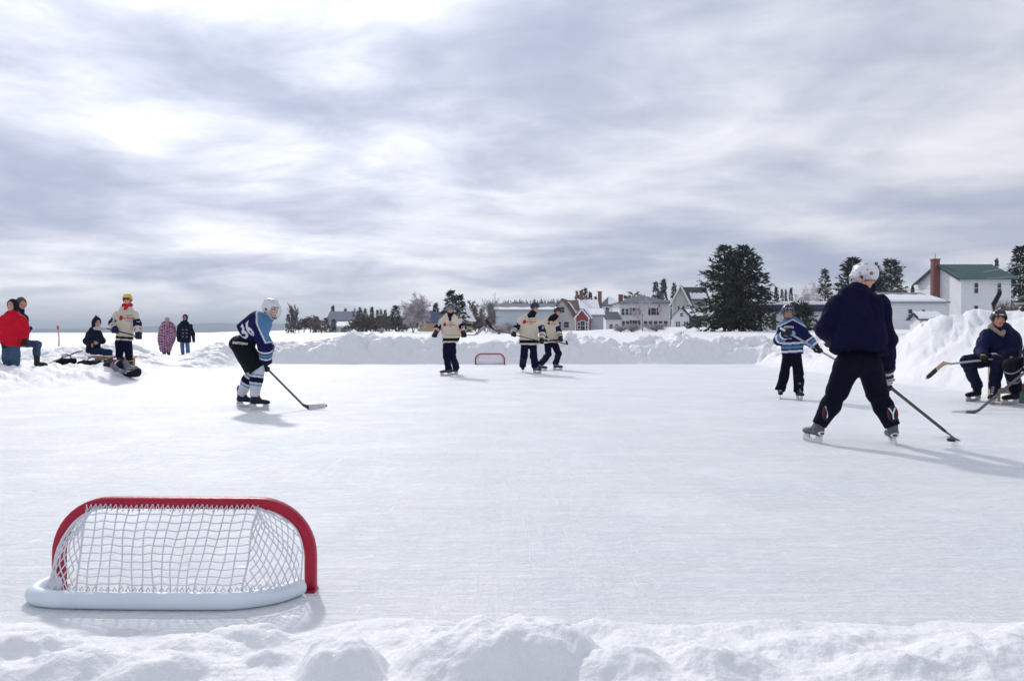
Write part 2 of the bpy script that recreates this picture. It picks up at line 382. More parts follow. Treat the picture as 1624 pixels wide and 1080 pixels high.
    b3 = n.new('ShaderNodeBump'); b3.inputs['Strength'].default_value = .6; b3.inputs['Distance'].default_value = .004; l.new(nz(90, (.6, 1, 1), 0, 3, .7), b3.inputs['Height']); l.new(b2.outputs[0], b3.inputs['Normal']); l.new(b3.outputs[0], p.inputs['Normal'])
    return m
ICE = icemat()

# ---------------------------------------------------------------- terrain heights
RX0, RX1, RY0, RY1 = -8.5, 8.1, 3.02, 27.0
def shoreX(Y): return np.interp(Y, [0, 14, 22, 32, 60, 120, 250, 600, 1500, 7000], [16, 13, 9, 4, -8, -30, -82, -230, -300, -300])
LUMPS = [  # x, y, half width x, half width y, height, sharpness: plowed blocks of snow along the near edge
 (-.035, 2.42, .30, .20, .26, 5), (-.50, 2.36, .115, .12, .21, 4), (.30, 2.30, .16, .12, .13, 3), (.63, 2.42, .17, .14, .10, 3),
 (-.92, 2.72, .12, .09, .10, 3), (-1.05, 2.62, .16, .10, .07, 3), (-1.28, 2.40, .20, .13, .13, 3), (-1.62, 2.60, .22, .10, .12, 3), (-1.02, 2.30, .14, .1, .12, 3),
 (.32, 2.85, .13, .08, .07, 2), (1.05, 2.60, .26, .13, .10, 2), (1.42, 2.42, .24, .16, .14, 3), (1.12, 2.34, .15, .10, .12, 3), (.92, 2.9, .2, .07, .05, 2), (1.75, 2.62, .2, .15, .13, 2), (-.42, 2.93, .2, .06, .05, 2), (-.75, 2.47, .1, .07, .06, 3)]
def H(x, y, fine=True):
    r = np.hypot(x, y)
    base = .10+.03*vn2(x*.05, y*.05, 3)
    inl = x-shoreX(y)
    land = sstep(-8, 14, inl)*.75+np.clip(inl-8, 0, 400)*.0095
    land += sstep(2, 20, inl)*(.28*fbm2(x*.045, y*.045, 3, 11)+.12*fbm2(x*.2, y*.2, 3, 13))
    land = np.minimum(land, 3.4)
    land += .5*np.exp(-(((x-27)/9.)**2+((y-150)/30.)**2))
    far = sstep(420, 800, y)*21*np.exp(-((x-20)/130.)**2)*(1-sstep(900, 1300, y))
    z = base+np.maximum(land, 0)+far
    # signed distance outside the rink, with a ragged edge
    wob = .22*fbm2(x*.6+3, y*.6, 3, 21)+.05*fbm2(x*5, y*5, 2, 22)
    sx = np.maximum(RX0-x, x-RX1); sy = np.maximum(RY0-y, y-RY1)
    wn = np.where(y < RY0+1.5, .3, 1.0)
    d = np.where((sx > 0) & (sy > 0), np.hypot(sx, sy), np.maximum(sx, sy))+wob*wn
    # bank profiles
    lx = np.clip((x-RX0)/(RX1-RX0), 0, 1)
    # far bank
    hb = np.interp(x, [-14, -9, -8.2, -6.9, -6.2, -5.76, -5.3, -4.7, -3.6, -3.1, -2.7, -2.3, -1.15, -.27, 1.5, 2.06, 3.5, 4.17, 5.9, 6.8, 8.6], [.2, .3, .36, .56, .60, .88, .62, .66, .66, .70, .86, .58, .44, .44, .46, .62, .46, .32, .44, .30, .22])
    hb = hb*(1+.26*fbm2(x*1.3, y*.5, 3, 31))
    f1, f2, cv = wor2(x*.85+.25*vn2(x*2, y*2, 5), y*1.1, 7); g1, g2, cw = wor2(x*2.6, y*2.6, 9)
    rough = (.24*(cv-.5)+.20*np.clip(f2-f1, 0, .3)*2+.12*(cw-.5)+.10*np.clip(g2-g1, 0, .25)*2+.09*fbm2(x*3, y*3, 4, 33)+.06*np.abs(fbm2(x*6, y*6, 3, 35)))
    chunk = rough*1.1
    pf = sstep(0, 1.0, d)*(1-sstep(1.7, 4.0, d)*.9)
    m_far = sstep(25.2, 27.2, y)*(1-sstep(31, 36, y))
    farb = (hb*pf+chunk*pf*1.0)*m_far*(1-sstep(9, 12, x)*.7)*(1-sstep(-11, -15, x)*0)
    # left bank: a low trodden shelf, rising further away
    hl = np.interp(y, [5, 12, 16, 19, 22, 25, 28, 34], [.17, .20, .21, .13, .05, .22, .36, .2])
    pl = sstep(0, .9, d)*(1-sstep(3.0, 7.5, d)*.75)
    m_l = sstep(-7.6, -8.6, x)*(1-sstep(27, 31, y)*.5)*sstep(2, 6, y)
    lef = (hl*pl*(1+.35*fbm2(x*.6, y*.6, 3, 41))+rough*pl*np.interp(y, [5, 18, 22, 30], [.6, .6, .8, .9]))*m_l
    lef += sstep(-9.5, -12, x)*sstep(19, 22, y)*(1-sstep(36, 46, y))*.32*np.clip(.30+fbm2(x*.35, y*.35, 4, 43)+.6*rough, 0, 1)*(1-sstep(-22, -30, x))
    # right bank: a long slope up to the plowed crest
    hr = np.interp(y, [3, 8, 12, 16, 19, 22, 26, 32], [.8, 1.1, 1.15, 1.15, .98, .55, .32, .2])
    pr = .32*sstep(0, .9, d)+.68*sstep(.2, 3.4, d)
    m_r = sstep(7.6, 8.6, x)*sstep(1.0, 4.5, y)*(1-sstep(26, 34, y)*.8)
    fall = 1-sstep(3.2, 9.5, d)*np.interp(y, [8, 15, 22, 30], [.1, .25, .8, .9])
    rig = (hr*pr*fall*(1+.05*fbm2(x*.5, y*.5, 3, 51))+rough*pr*(.42+.5*sstep(15.5, 18, y)*(1-sstep(9.9, 11.2, x)))*(1-.5*sstep(3.5, 6, d)))*m_r
    rig += m_r*.30*np.exp(-(((x-10.15)/.75)**2+((y-18.3)/1.0)**2)**1.6)*(1+.8*rough)+m_r*.16*np.exp(-(((x-9.3)/.6)**2+((y-18.6)/.8)**2)**1.4)
    dip = np.exp(-((x/np.maximum(y, 1)+.425)/.034)**2)*sstep(18, 20, y)*(1-sstep(33.5, 38, y)); lef = lef*(1-.75*dip); farb = farb*(1-.75*dip)
    rig += m_r*sstep(10.6, 12, x)*sstep(12, 16, y)*(1-sstep(20, 24, y))*.17
    # near edge
    dn = RY0-y+.10*fbm2(x*1.1, y*.3, 3, 61)+.02*fbm2(x*7, y*7, 2, 62)+.10*np.exp(-((x-.9)/1.2)**2)*0
    nr = sstep(0, .6, dn)*.035+sstep(.2, 1.4, dn)*.10+sstep(.9, 2.6, dn)*.08
    nr = nr+sstep(-.02, .3, dn)*(.030*fbm2(x*2.2, y*2.2, 3, 63)+0.018*fbm2(x*7, y*7, 4, 64)+.007*fbm2(x*24, y*24, 3, 65)+.02*np.abs(fbm2(x*4, y*4, 3, 66)))
    wx = x+.03*fbm2(x*6, y*6, 3, 71); wy = y+.03*fbm2(x*6+9, y*6, 3, 72)
    lm = 0*x
    for (cx, cy, ax, ay, h_, sh) in LUMPS:
        q = (np.abs((wx-cx)/ax)**2.3+np.abs((wy-cy)/ay)**2.3); lm = np.maximum(lm, h_*np.exp(-q**(sh/2.0)))
    nr = np.where(lm > nr*.0, np.maximum(nr, 0)*.95+lm*.50*(1+.25*fbm2(x*9, y*9, 3, 74)), nr)
    m_n = (y < RY0+.6)*1.0
    out = z*sstep(-.1, 1.8, d)*(1-m_n*(x > RX0-1)*(x < RX1+1)*.9)+np.maximum(np.maximum(farb, lef), rig)+np.where((y < RY0+.3), nr, 0)*m_n*(1-.0*lx)
    out = np.where((x > RX0-.6) & (x < RX1+.6) & (y > RY0+.6) & (y < RY1-.6) & (d < 0), -.05, out)
    out = np.where(d < -.02, np.minimum(out, -.05+.0*out) if False else np.where((y < RY0+.3) & (dn > -.05), out, -.05), out)
    # feathered rim of scraped snow where bank meets ice
    return np.where(out > 0, out-.012*(1-sstep(0, .25, np.maximum(d, dn*(y < RY0+.6)))), out)
def ground(x, y): return float(max(0, H(np.array([float(x)]), np.array([float(y)]))[0]))

def terrain():
    th = np.concatenate([np.linspace(-180, -44, 60)[:-1], np.linspace(-44, 44, 840), np.linspace(44, 180, 60)[1:-1]])*math.pi/180
    r = np.concatenate([[.25, .5, .8, 1.1, 1.4, 1.6], np.geomspace(1.75, 4.2, 300), np.geomspace(4.2, 24, 200)[1:], np.geomspace(24, 34, 170)[1:], np.geomspace(34, 300, 190)[1:], np.geomspace(300, 9000, 60)[1:]])
    T, Rr = np.meshgrid(th, r); x = (Rr*np.sin(T)).ravel(); y = (Rr*np.cos(T)).ravel(); z = H(x, y)
    x = np.append(x, 0); y = np.append(y, 0); z = np.append(z, .2)
    nt, nr = len(th), len(r); i = np.arange(nr-1)[:, None]*nt; j = np.arange(nt)[None]; j2 = (j+1) % nt
    F = np.stack([i+j, i+j2, i+nt+j2, i+nt+j], -1).reshape(-1, 4)[:, ::-1]
    # leave out what lies under the middle of the ice
    cx = x[F].mean(1); cy = y[F].mean(1); F = F[~((cx > RX0+1.2) & (cx < RX1-1.2) & (cy > RY0+1.2) & (cy < RY1-1.2))]
    tri = np.array([[j_, (j_+1) % nt, len(x)-1, len(x)-1] for j_ in range(nt)])
    o = mkobj('snow_ground', np.stack([x, y, z], 1), F[:, :], SNOW, None, True)
    tag(o, kind='structure')
    c = MB().lathe([(.26, -.02), (.26, .18)], (0, 0, 0), 24)
terrain()
mb = MB(); nx, ny = 12, 16
V = [(RX0-1.6+(RX1-RX0+3.2)*i/nx, 2.2+(RY1+1.6-2.2)*j/ny, 0) for j in range(ny+1) for i in range(nx+1)]
mb.add(V, [(j*(nx+1)+i, j*(nx+1)+i+1, (j+1)*(nx+1)+i+1, (j+1)*(nx+1)+i) for j in range(ny) for i in range(nx)])
tag(mb.build('ice_rink', ICE), kind='structure')

# far hills across the lake (real ridges, kilometres away)
def hills():
    m = cm('hill_forest', (.035, .045, .050), .9, .25, .004)
    for (name, Y, pts, dep) in (
        ('hills', 5200, [(-900, 512), (-300, 511), (0, 520), (60, 522), (150, 520), (240, 517), (300, 514), (345, 512), (400, 514), (470, 513), (540, 516), (640, 512), (760, 515), (900, 514), (1200, 512), (1700, 510), (2600, 512)], 1500),
        ('hills', 3600, [(-900, 521), (-200, 520), (0, 521), (110, 523), (230, 525), (330, 526), (470, 526.5), (560, 525), (700, 521), (1100, 517), (2600, 514)], 900)):
        px = np.linspace(-900, 2600, 500); py = np.interp(px, [p[0] for p in pts], [p[1] for p in pts]); py = py-1.2*fbm2(px*.02, px*0, 4, 81)
        V = []; prof = [(-.5, 0), (-.35, .42), (-.2, .78), (0, 1), (.3, .9), (.5, 0)]
        top = np.array([D(a, b, Y) for a, b in zip(px, py)])
        for (o, k) in prof:
            q = top.copy(); q[:, 1] += o*dep; q[:, 2] = np.maximum(top[:, 2]*k*(1+.05*vn2(px*.11, px*0+o*9, 4)), -5 if k == 0 else 1); 
            if k == 0: q[:, 2] = -6
            V.append(q)
        V = np.concatenate(V); n = len(px)
        F = [(i*n+j, i*n+j+1, (i+1)*n+j+1, (i+1)*n+j) for i in range(len(prof)-1) for j in range(n-1)]
        tag(mkobj(name, V, F, m, None, True), kind='structure')
hills()
def haze():
    b = MB().box((0, 3000, 50), (14000, 14000, 120)); m = bpy.data.materials.new('haze'); m.use_nodes = True; n = m.node_tree.nodes; n.clear()
    o = n.new('ShaderNodeOutputMaterial'); v = n.new('ShaderNodeVolumePrincipled'); m.node_tree.links.new(v.outputs[0], o.inputs['Volume'])
    v.inputs['Color'].default_value = (.76, .87, 1, 1); v.inputs['Density'].default_value = 3.0e-4; v.inputs['Anisotropy'].default_value = .1
    tag(b.build('haze', m), kind='stuff')
USE_HAZE = True
if USE_HAZE: haze()

# ---------------------------------------------------------------- goals
def make_goal(cx, cy, rz, w, h, label, rc=.22, dep=.22, bulge=.0, detail=True):
    red = cm('red_steel', (.40, .006, .034), .38, .16, 9, .2, 60, spec=.35); white = cm('white_foam_pad', (.72, .80, .86), .45, .05, 5, .2, 30)
    cord = cm('net_cord', (.72, .72, .77), .85, .1)
    root = thing('hockey_goal', (cx, cy, 0), label, 'hockey goal', 'low pond hockey goals')
    c_, s_ = math.cos(rz), math.sin(rz)
    def Wd(p): p = np.atleast_2d(np.asarray(p, float)); return np.stack([cx+p[:, 0]*c_-p[:, 1]*s_, cy+p[:, 0]*s_+p[:, 1]*c_, p[:, 2]], 1)
    # local: x across, y towards the back, z up.  frame = flat steel channel bent into a low arch
    t = np.linspace(0, math.pi/2, 12)
    arch = [(-w/2, 0, 0.0), (-w/2, 0, (h-rc)*.5)]+[(-w/2+rc-rc*math.cos(a), 0, h-rc+rc*math.sin(a)) for a in t]+[(w/2-rc+rc*math.sin(a), 0, h-rc+rc*math.cos(a)) for a in t]+[(w/2, 0, (h-rc)*.5), (w/2, 0, 0.0)]
    arch = np.array(arch); ce = np.array([0, 0, h*.35])
    tw, td = .026, .032                     # half thickness in the plane of the arch, half depth
    tg = np.gradient(arch, axis=0); tg /= np.linalg.norm(tg, axis=1)[:, None]; nr_ = np.stack([tg[:, 2], 0*tg[:, 0], -tg[:, 0]], 1)*-1
    sec = [(math.cos(a)*1.0, math.sin(a)) for a in np.linspace(0, 2*math.pi, 12, endpoint=False)]
    V = []; 
    for p, n_ in zip(arch, nr_):
        for (a, b) in sec:
            f_ = max(abs(a), abs(b)); V.append(p-n_*tw*a*(1/(f_+.12))+np.array([0, 1, 0])*td*b*(1/(f_+.12)))
    m = len(arch); F = [(i*12+j, i*12+(j+1)%12, (i+1)*12+(j+1)%12, (i+1)*12+j) for i in range(m-1) for j in range(12)]+[tuple(range(12))[::-1], tuple((m-1)*12+j for j in range(12))]
    mkobj('frame', Wd(V), F, red, root, True)
    # padded base tube sweeping round the back
    r = .034
    pl = [(-w/2-.005, .02, r), (-w/2-.022-bulge, dep*.45, r), (-w/2+.0-bulge*.7, dep*.8, r), (-w/2+.08, dep, r), (-w/4, dep*1.04, r), (0, dep*1.05, r), (w/4, dep*1.03, r), (w/2-.18, dep*.93, r), (w/2-.09, dep*.68, r), (w/2-.05, dep*.40, r), (w/2-.03, .05, r)]
    pl = np.array(pl)[::-1]*np.array([-1, 1, 1])
    for _ in range(3):
        q = [pl[0]]
        for a, b in zip(pl[:-1], pl[1:]): q += [a*.75+b*.25, a*.25+b*.75]
        pl = np.array(q+[pl[-1]])
    MB().tube(Wd(pl), r, 14).build('base_pad', white, root, True)
    for sx in (-1, 1): MB().box(Wd([(sx*(w/2-.002), .0, .005)])[0], (.050, .070, .010), rz).build('foot_plate', red, root)
    # net
    nb = MB(); rs = np.random.default_rng(3 if detail else 4); tr = .0028 if detail else .0035
    def pad_at(x):                              # point on the pad for an x position
        i = np.argmin(np.abs(pl[:, 0]-x)+(pl[:, 1] < dep*.55)*.5); return np.array([x, pl[i, 1]-.012, r*2-.004])
    xl, xr = (-w/2+rc*.95, w/2-rc*.62) if detail else (-w/2+rc*.6, w/2-rc*.6)
    nv, nh = (17, 11) if detail else (17, 7)
    def panel(u, v):                            # u along the bar, v down to the pad
        x = xl+(xr-xl)*u; a = np.array([x, .028, h-.012]); b = pad_at(x*1.02+.01*math.sin(u*9)+((.012-.095*u) if detail else 0))
        p = a*(1-v)+b*v; p[1] += .030*math.sin(math.pi*v)*(.5+.5*math.sin(math.pi*u)); p[0] += .004*math.sin(v*6+u*9)+.010*math.sin(u*math.pi*2)*v
        p[2] += .0025*math.sin(u*23+v*3); return p
    for i in range(nv):
        u = i/(nv-1); nb.tube(Wd([panel(u+.004*math.sin(i*3.1+v*8), v) for v in np.linspace(0, 1, 16)]), tr*(1.5 if i in (0, nv-1) else 1), 5)
    for j in range(1, nh):
        v = j/nh; nb.tube(Wd([panel(u, min(1, v+.006*math.sin(u*nv*3.1+j))) for u in np.linspace(0, 1, 40)]), tr, 5)
    for side in (-1, 1):
        def edge(v): return panel(0 if side < 0 else 1, v)
        seg = (arch[:14] if side < 0 else arch[-14:][::-1]).copy(); L = np.concatenate([[0], np.cumsum(np.linalg.norm(np.diff(seg, axis=0), axis=1))]); L /= L[-1]
        padp = pl[:len(pl)//3] if side < 0 else pl[-len(pl)//3:][::-1]
        def front(v): k = 1-v*.94; return np.array([np.interp(k, L, seg[:, c]) for c in range(3)])*np.array([.985, 1, .98])+np.array([-side*.012, .024, 0])
        def patch(u, v):
            p = front(v)*(1-u)+edge(v)*u; p[1] += .05*math.sin(math.pi*u)*v+(.05*v*v*(1-u)); p[0] += side*.035*math.sin(math.pi*u)*v*(1+bulge*6*(side > 0)); 
            if v > .999: p[2] = r*2
            return p+np.array([math.sin(u*13+v*9), 0, math.cos(u*11+v*12)])*.004
        n_ = 8
        for i in range(-n_, n_+1):
            for sg in (1, -1):
                pts = []
                for q in np.linspace(0, 1, 14):
                    v = q; u = (i/n_+sg*q*.9) if sg > 0 else (i/n_+1-q*.9)
                    if 0 <= u <= 1: pts.append(patch(u, v))
                if len(pts) > 2: nb.tube(Wd(pts), tr*.95, 4)
        nb.tube(Wd([patch(0, v)+np.array([0, -.005, 0]) for v in np.linspace(0, 1, 26)]), tr*1.3, 5)
    for i in range(34):
        j_ = .35*rs.random()                         # zig-zag lacing along the bar and the pad
        u = i/34; a = panel(u, 0); b = panel(u+(.3+j_)/34, .012+.02*rs.random()); c = panel(u+1/34, 0)
        nb.tube(Wd([a+(0, .004, .010), b+(0, .012, -.006), c+(0, .004, .010)]), tr, 4)
        u = i/34; x = -w/2+.06+(w-.16)*u; a = pad_at(x); b = pad_at(x+w*.011); c = pad_at(x+w*.022); nb.tube(Wd([a+(0, 0, -.004), b+(0, -.006, .016+.006*rs.random()), c+(0, 0, -.004)]), tr, 4)
    nb.build('net', cord, root, True)
    return root
g1 = make_goal(-1.375, 3.335, R(180-1.5), 1.068, .366, 'red arched goal with white net and pale padded base, nearest the camera', rc=.22, dep=.23, bulge=.0)
# ---------------------------------------------------------------- trees
NEED = mat('spruce_needles', (.026, .040, .030), .85, .55, .8); NEED2 = mat('pine_needles', (.026, .036, .026), .85, .45, .9)
BARK = mat('bark', (.075, .062, .055), .9, .3, 5, .5, 20); PALEBARK = mat('pale_bark', (.33, .29, .30), .85, .25, 5); TWIG = mat('twigs', (.115, .085, .085), .9, .3, 2); BUFF = mat('dry_twigs', (.16, .105, .07), .9, .3, 2)
FROST = mat('frosted_twigs', (.50, .46, .48), .85, .2, 2)
def conifer_mesh(Ht, Rr, seed, nb, sprig, bare=.04, top=.75, ragged=.25, dens=1.0):
    rs = np.random.default_rng(seed); V = []; S = []
    tt = np.sort(rs.random(nb)**.85)*(1-bare)+bare
    az = rs.random(nb)*2*math.pi
    for t, a in zip(tt, az):
        L = Rr*((1-t)**top)*(1-ragged+2*ragged*rs.random())*(1 if t > bare+.06 else .8)+.02*Ht*.3
        d = np.array([math.cos(a), math.sin(a), 0]); up = .22+.55*t*t; k = max(4, int(L/sprig*3.4*dens)); s = rs.random(k)**.7
        z = t*Ht+L*(up*s-.42*s*s*(1-t)); c = d[None]*(L*s)[:, None]; c[:, 2] = z
        c += rs.normal(0, .055, (k, 3))*L*.6
        yaw = a+rs.normal(0, .55, k); pit = rs.normal(.1-.35*(1-t), .33, k); l = sprig*(.55+.8*rs.random(k))
        dr = np.stack([np.cos(yaw)*np.cos(pit), np.sin(yaw)*np.cos(pit), np.sin(pit)], 1); sd = np.cross(dr, rs.normal(0, 1, (k, 3))*[.5, .5, 1]); sd /= np.linalg.norm(sd, axis=1)[:, None]+1e-9
        w = (l*.17)[:, None]; tip = c+dr*l[:, None]; m = c+dr*(l*.4)[:, None]
        V.append(np.stack([c, m+sd*w, tip, m-sd*w], 1).reshape(-1, 4, 3))
        if t > .02:
            q = rs.random(k) < .16; S.append((V[-1][q]*1.0)+np.array([0, 0, .02*Ht*.1]))
    # leader
    k = 26; c = np.zeros((k, 3)); c[:, 2] = Ht*(.9+.1*rs.random(k)); yaw = rs.random(k)*6.28; l = sprig*.6; dr = np.stack([np.cos(yaw)*.5, np.sin(yaw)*.5, .9+0*yaw], 1); sd = np.cross(dr, [0, 0, 1.]); w = l*.15
    V.append(np.stack([c, c+dr*l*.4+sd*w, c+dr*l, c+dr*l*.4-sd*w], 1))
    V = np.concatenate(V); S = np.concatenate(S) if S else V[:0]
    return V.reshape(-1, 3), np.arange(len(V)*4).reshape(-1, 4), S
def conifer(loc, Ht, Rr, seed, label, nb=110, sprig=.45, group=None, snow=False, m=None, bare=.04, top=.75, ragged=.25, dens=1.0, name='spruce_tree'):
    loc = np.asarray(loc, float); root = thing(name, loc, label, 'tree', group)
    v, f, S = conifer_mesh(Ht, Rr, seed, nb, sprig, bare, top, ragged, dens)
    mkobj('crown', v+loc, f, m or NEED, root)
    MB().tube(loc+np.array([[0, 0, -.4], [0, 0, Ht*.3], [.02*Ht*.2, 0, Ht*.7], [0, 0, Ht*.98]]), [Ht*.022, Ht*.017, Ht*.009, Ht*.002], 7).build('trunk', BARK, root)
    if snow and len(S):
        q = S.reshape(-1, 4, 3)+np.array([0, 0, sprig*.08]); c = q.mean(1, keepdims=True); q = c+(q-c)*np.array([1.25, 1.25, .7]); q2 = q[:, [0, 1, 2, 3]]
        tag(mkobj('snow_cover', q2.reshape(-1, 3)+loc, np.arange(len(q2)*4).reshape(-1, 4), SNOWT, root), kind='stuff')
    return root
def branch_mesh(Ht, spread, seed, levels=5, kids=3, tr=.02, up=.35, stems=1, first=.18, minr=.004):
    rs = np.random.default_rng(seed); segs = [[] for _ in range(levels+1)]
    def grow(p, d, L, r, lv):
        n = 4 if lv < 3 else 2; pts = [p]; rad = [r]
        for i in range(n):
            d = nrm(d+rs.normal(0, .13 if lv else .05, 3)+np.array([0, 0, up*.18])); p = p+d*L/n; pts.append(p); rad.append(max(minr, r*(1-.55*(i+1)/n)))
        segs[lv].append((pts, rad))
        if lv < levels:
            k = kids+(2 if lv == 0 else 0)+int(rs.integers(0, 2))
            for j in range(k):
                s = (first+(1-first)*(j+rs.random()*.7)/k) if lv == 0 else .25+.75*(j+rs.random())/k; i = min(n-1, int(s*n)); q = pts[i]*(1-(s*n-i))+pts[i+1]*(s*n-i)
                side = nrm(np.cross(d, rs.normal(0, 1, 3))); dd = nrm(d*(.75)+side*spread*(1.0 if lv else .8)); grow(q, dd, L*(.62 if lv else .5)*(.7+.5*rs.random()), max(minr, r*.5), lv+1)
    for s in range(stems):
        a = rs.random()*6.28; grow(np.array([math.cos(a), math.sin(a), 0])*.02*Ht*(stems > 1), nrm([math.cos(a)*.22*(stems > 1), math.sin(a)*.22*(stems > 1), 1]), Ht*.52, tr*Ht*(1 if stems == 1 else .7), 0)
    return segs
def bare_tree(loc, Ht, seed, label, m=None, tm=None, group=None, name='bare_tree', spread=.75, levels=4, kids=3, stems=1, tr=.016, up=.35, minr=.012, scale=(1, 1)):
    loc = np.asarray(loc, float); root = thing(name, loc, label, 'shrub' if 'shrub' in name else 'tree', group); segs = branch_mesh(Ht, spread, seed, levels, kids, tr, up, stems, minr=minr)
    t = MB(); c = MB()
    for lv, L in enumerate(segs):
        for pts, rad in L: (t if lv == 0 else c).tube(pts, rad, 6 if lv == 0 else 3, cap=False)
    zt = max(v[:, 2].max() for v in c.V); k = Ht/zt
    for b, nm, mm in ((t, 'trunk', tm or BARK), (c, 'crown', m or TWIG)):
        b.V = [v*k*np.array([scale[0], scale[0], scale[1]])+loc for v in b.V]; b.build(nm, mm, root)
    return root
def spot(px, Y): x = D(px, 527, Y)[0]; return np.array([x, Y, ground(x, Y)])
def top_h(px, py, Y): return D(px, py, Y)[2]-spot(px, Y)[2]
def stretch(o, loc, Ht0, Ht, R0=None, Rr=None):
    o.location = loc; k = Ht/Ht0; r = (Rr/R0) if Rr else k; o.scale = (r, r, k); o.rotation_euler = (0, 0, random.random()*6.28)
SP = [conifer((0, 0, 0), 8, 2.1, 100+i, '', nb=170, sprig=.9, ragged=.2+.06*(i % 3), top=.8+.1*(i % 2)) for i in range(5)]
BT = [bare_tree((0, 0, 0), 6, 200+i, '', spread=.8, levels=5, kids=3, minr=.045) for i in range(3)]
SH = [bare_tree((0, 0, 0), 3, 300+i, '', name='bare_shrub', spread=1.0, levels=3, kids=4, stems=6, tr=.018, minr=.018) for i in range(3)]
used = set()
def put(protos, i, px, py, Y, label, group, wk=None, mats=None):
    src = protos[i % len(protos)]
    if src.name not in used: used.add(src.name); o = src; 
    else: o = copy_tree(src)
    o['label'] = label
    if group: o['group'] = group
    elif 'group' in o: del o['group']
    base = {id(SP): (8, 2.1), id(BT): (6, 2), id(SH): (3, 1.5)}[id(protos)]; h = max(.8, top_h(px, py, Y)); l = spot(px, Y); l[2] -= .1
    stretch(o, l, base[0], h, base[1], wk*(1.0 if protos is SP else 1.7)*Y/FPX/2 if wk else None)
    if mats:
        for ch in o.children:
            if ch.name.startswith('crown') or (len(mats) > 1 and ch.name.startswith('trunk')):
                ch.data = ch.data.copy(); ch.data.materials[0] = mats[0] if ch.name.startswith('crown') else mats[1]
    return o
gsh = 'dark conifers in the treeline by the left houses'
for k, (px, py, Y, w, lab) in enumerate([
    (457, 499, 235, 11, 'leftmost narrow dark conifer of the shoreline trees'), (463, 504, 240, 8, 'small conifer just right of the leftmost narrow conifer on the shore'),
    (502, 502, 215, 17, 'rounded dark conifer left of the blue roofed house'), (517, 504, 205, 16, 'stout dark conifer standing before the left end of the blue roofed house'), (529, 506, 200, 12, 'slim conifer in front of the blue roofed house wall'),
    (528, 486, 265, 11, 'pointed conifer rising behind the left part of the blue roof'), (548, 490, 265, 10, 'conifer tip rising behind the middle of the blue roof'),
    (571, 488, 205, 12, 'tall narrow conifer at the right end of the blue roofed house'), (561, 512, 195, 9, 'little conifer before the right part of the blue roofed house'),
    (579, 490, 225, 11, 'pointed conifer, first right of the blue roofed house'), (590, 488, 225, 12, 'pointed conifer, second right of the blue roofed house'), (599, 492, 225, 10, 'pointed conifer, third right of the blue roofed house'), (604, 491, 230, 9, 'thin conifer, fourth right of the blue roofed house'), (611, 492, 225, 10, 'conifer left of the wide one beside the frosty tree'),
    (628, 485, 170, 26, 'wide dark conifer left of the frosted white tree'), (691, 482, 165, 18, 'brownish green conifer left of the player in the striped helmet'), (683, 493, 190, 9, 'thin conifer beside the left tan house roof'),
    (753, 487, 230, 14, 'hazy conifer right of the tall dark pair behind the middle player'), (763, 491, 235, 12, 'small hazy conifer left of the double stemmed bare tree')]):
    put(SP, k, px, py, Y, lab, gsh, w)
for k, (px, py, Y, w, lab) in enumerate([
    (915, 463, 250, 14, 'left conifer of the clump behind the brown roofed house'), (922, 461, 255, 12, 'second conifer of the clump behind the brown roofed house'), (928.5, 458, 250, 15, 'tallest conifer of the clump behind the brown roofed house'), (936, 465, 250, 13, 'fourth conifer of the clump behind the brown roofed house'), (944, 471, 245, 11, 'shortest conifer at the right of the clump behind the brown roofed house'),
    (1040, 449, 255, 20, 'left conifer behind the big white house roof'), (1052, 445, 250, 23, 'tallest conifer behind the big white house roof'), (1069, 451, 245, 16, 'conifer between the big white house and the dark gabled house')]):
    put(SP, k+2, px, py, Y, lab, 'conifers behind the street of houses', w)
for k, (px, py, Y, w, lab) in enumerate([
    (1231, 456, 150, 14, 'tallest conifer behind the long low building'), (1240, 460, 155, 10, 'second conifer behind the long low building'), (1246, 461, 155, 9, 'third conifer behind the long low building'), (1254, 458, 150, 12, 'rightmost conifer of the four behind the long low building'),
    (1447, 454, 130, 12, 'small conifer beyond the white annex roof'), (1462, 457, 140, 9, 'tiny conifer against the gable of the green roofed farmhouse'), (1580, 413, 125, 14, 'conifer tip behind the right end of the green roof')]):
    put(SP, k+1, px, py, Y, lab, 'conifers behind the right hand buildings', w)
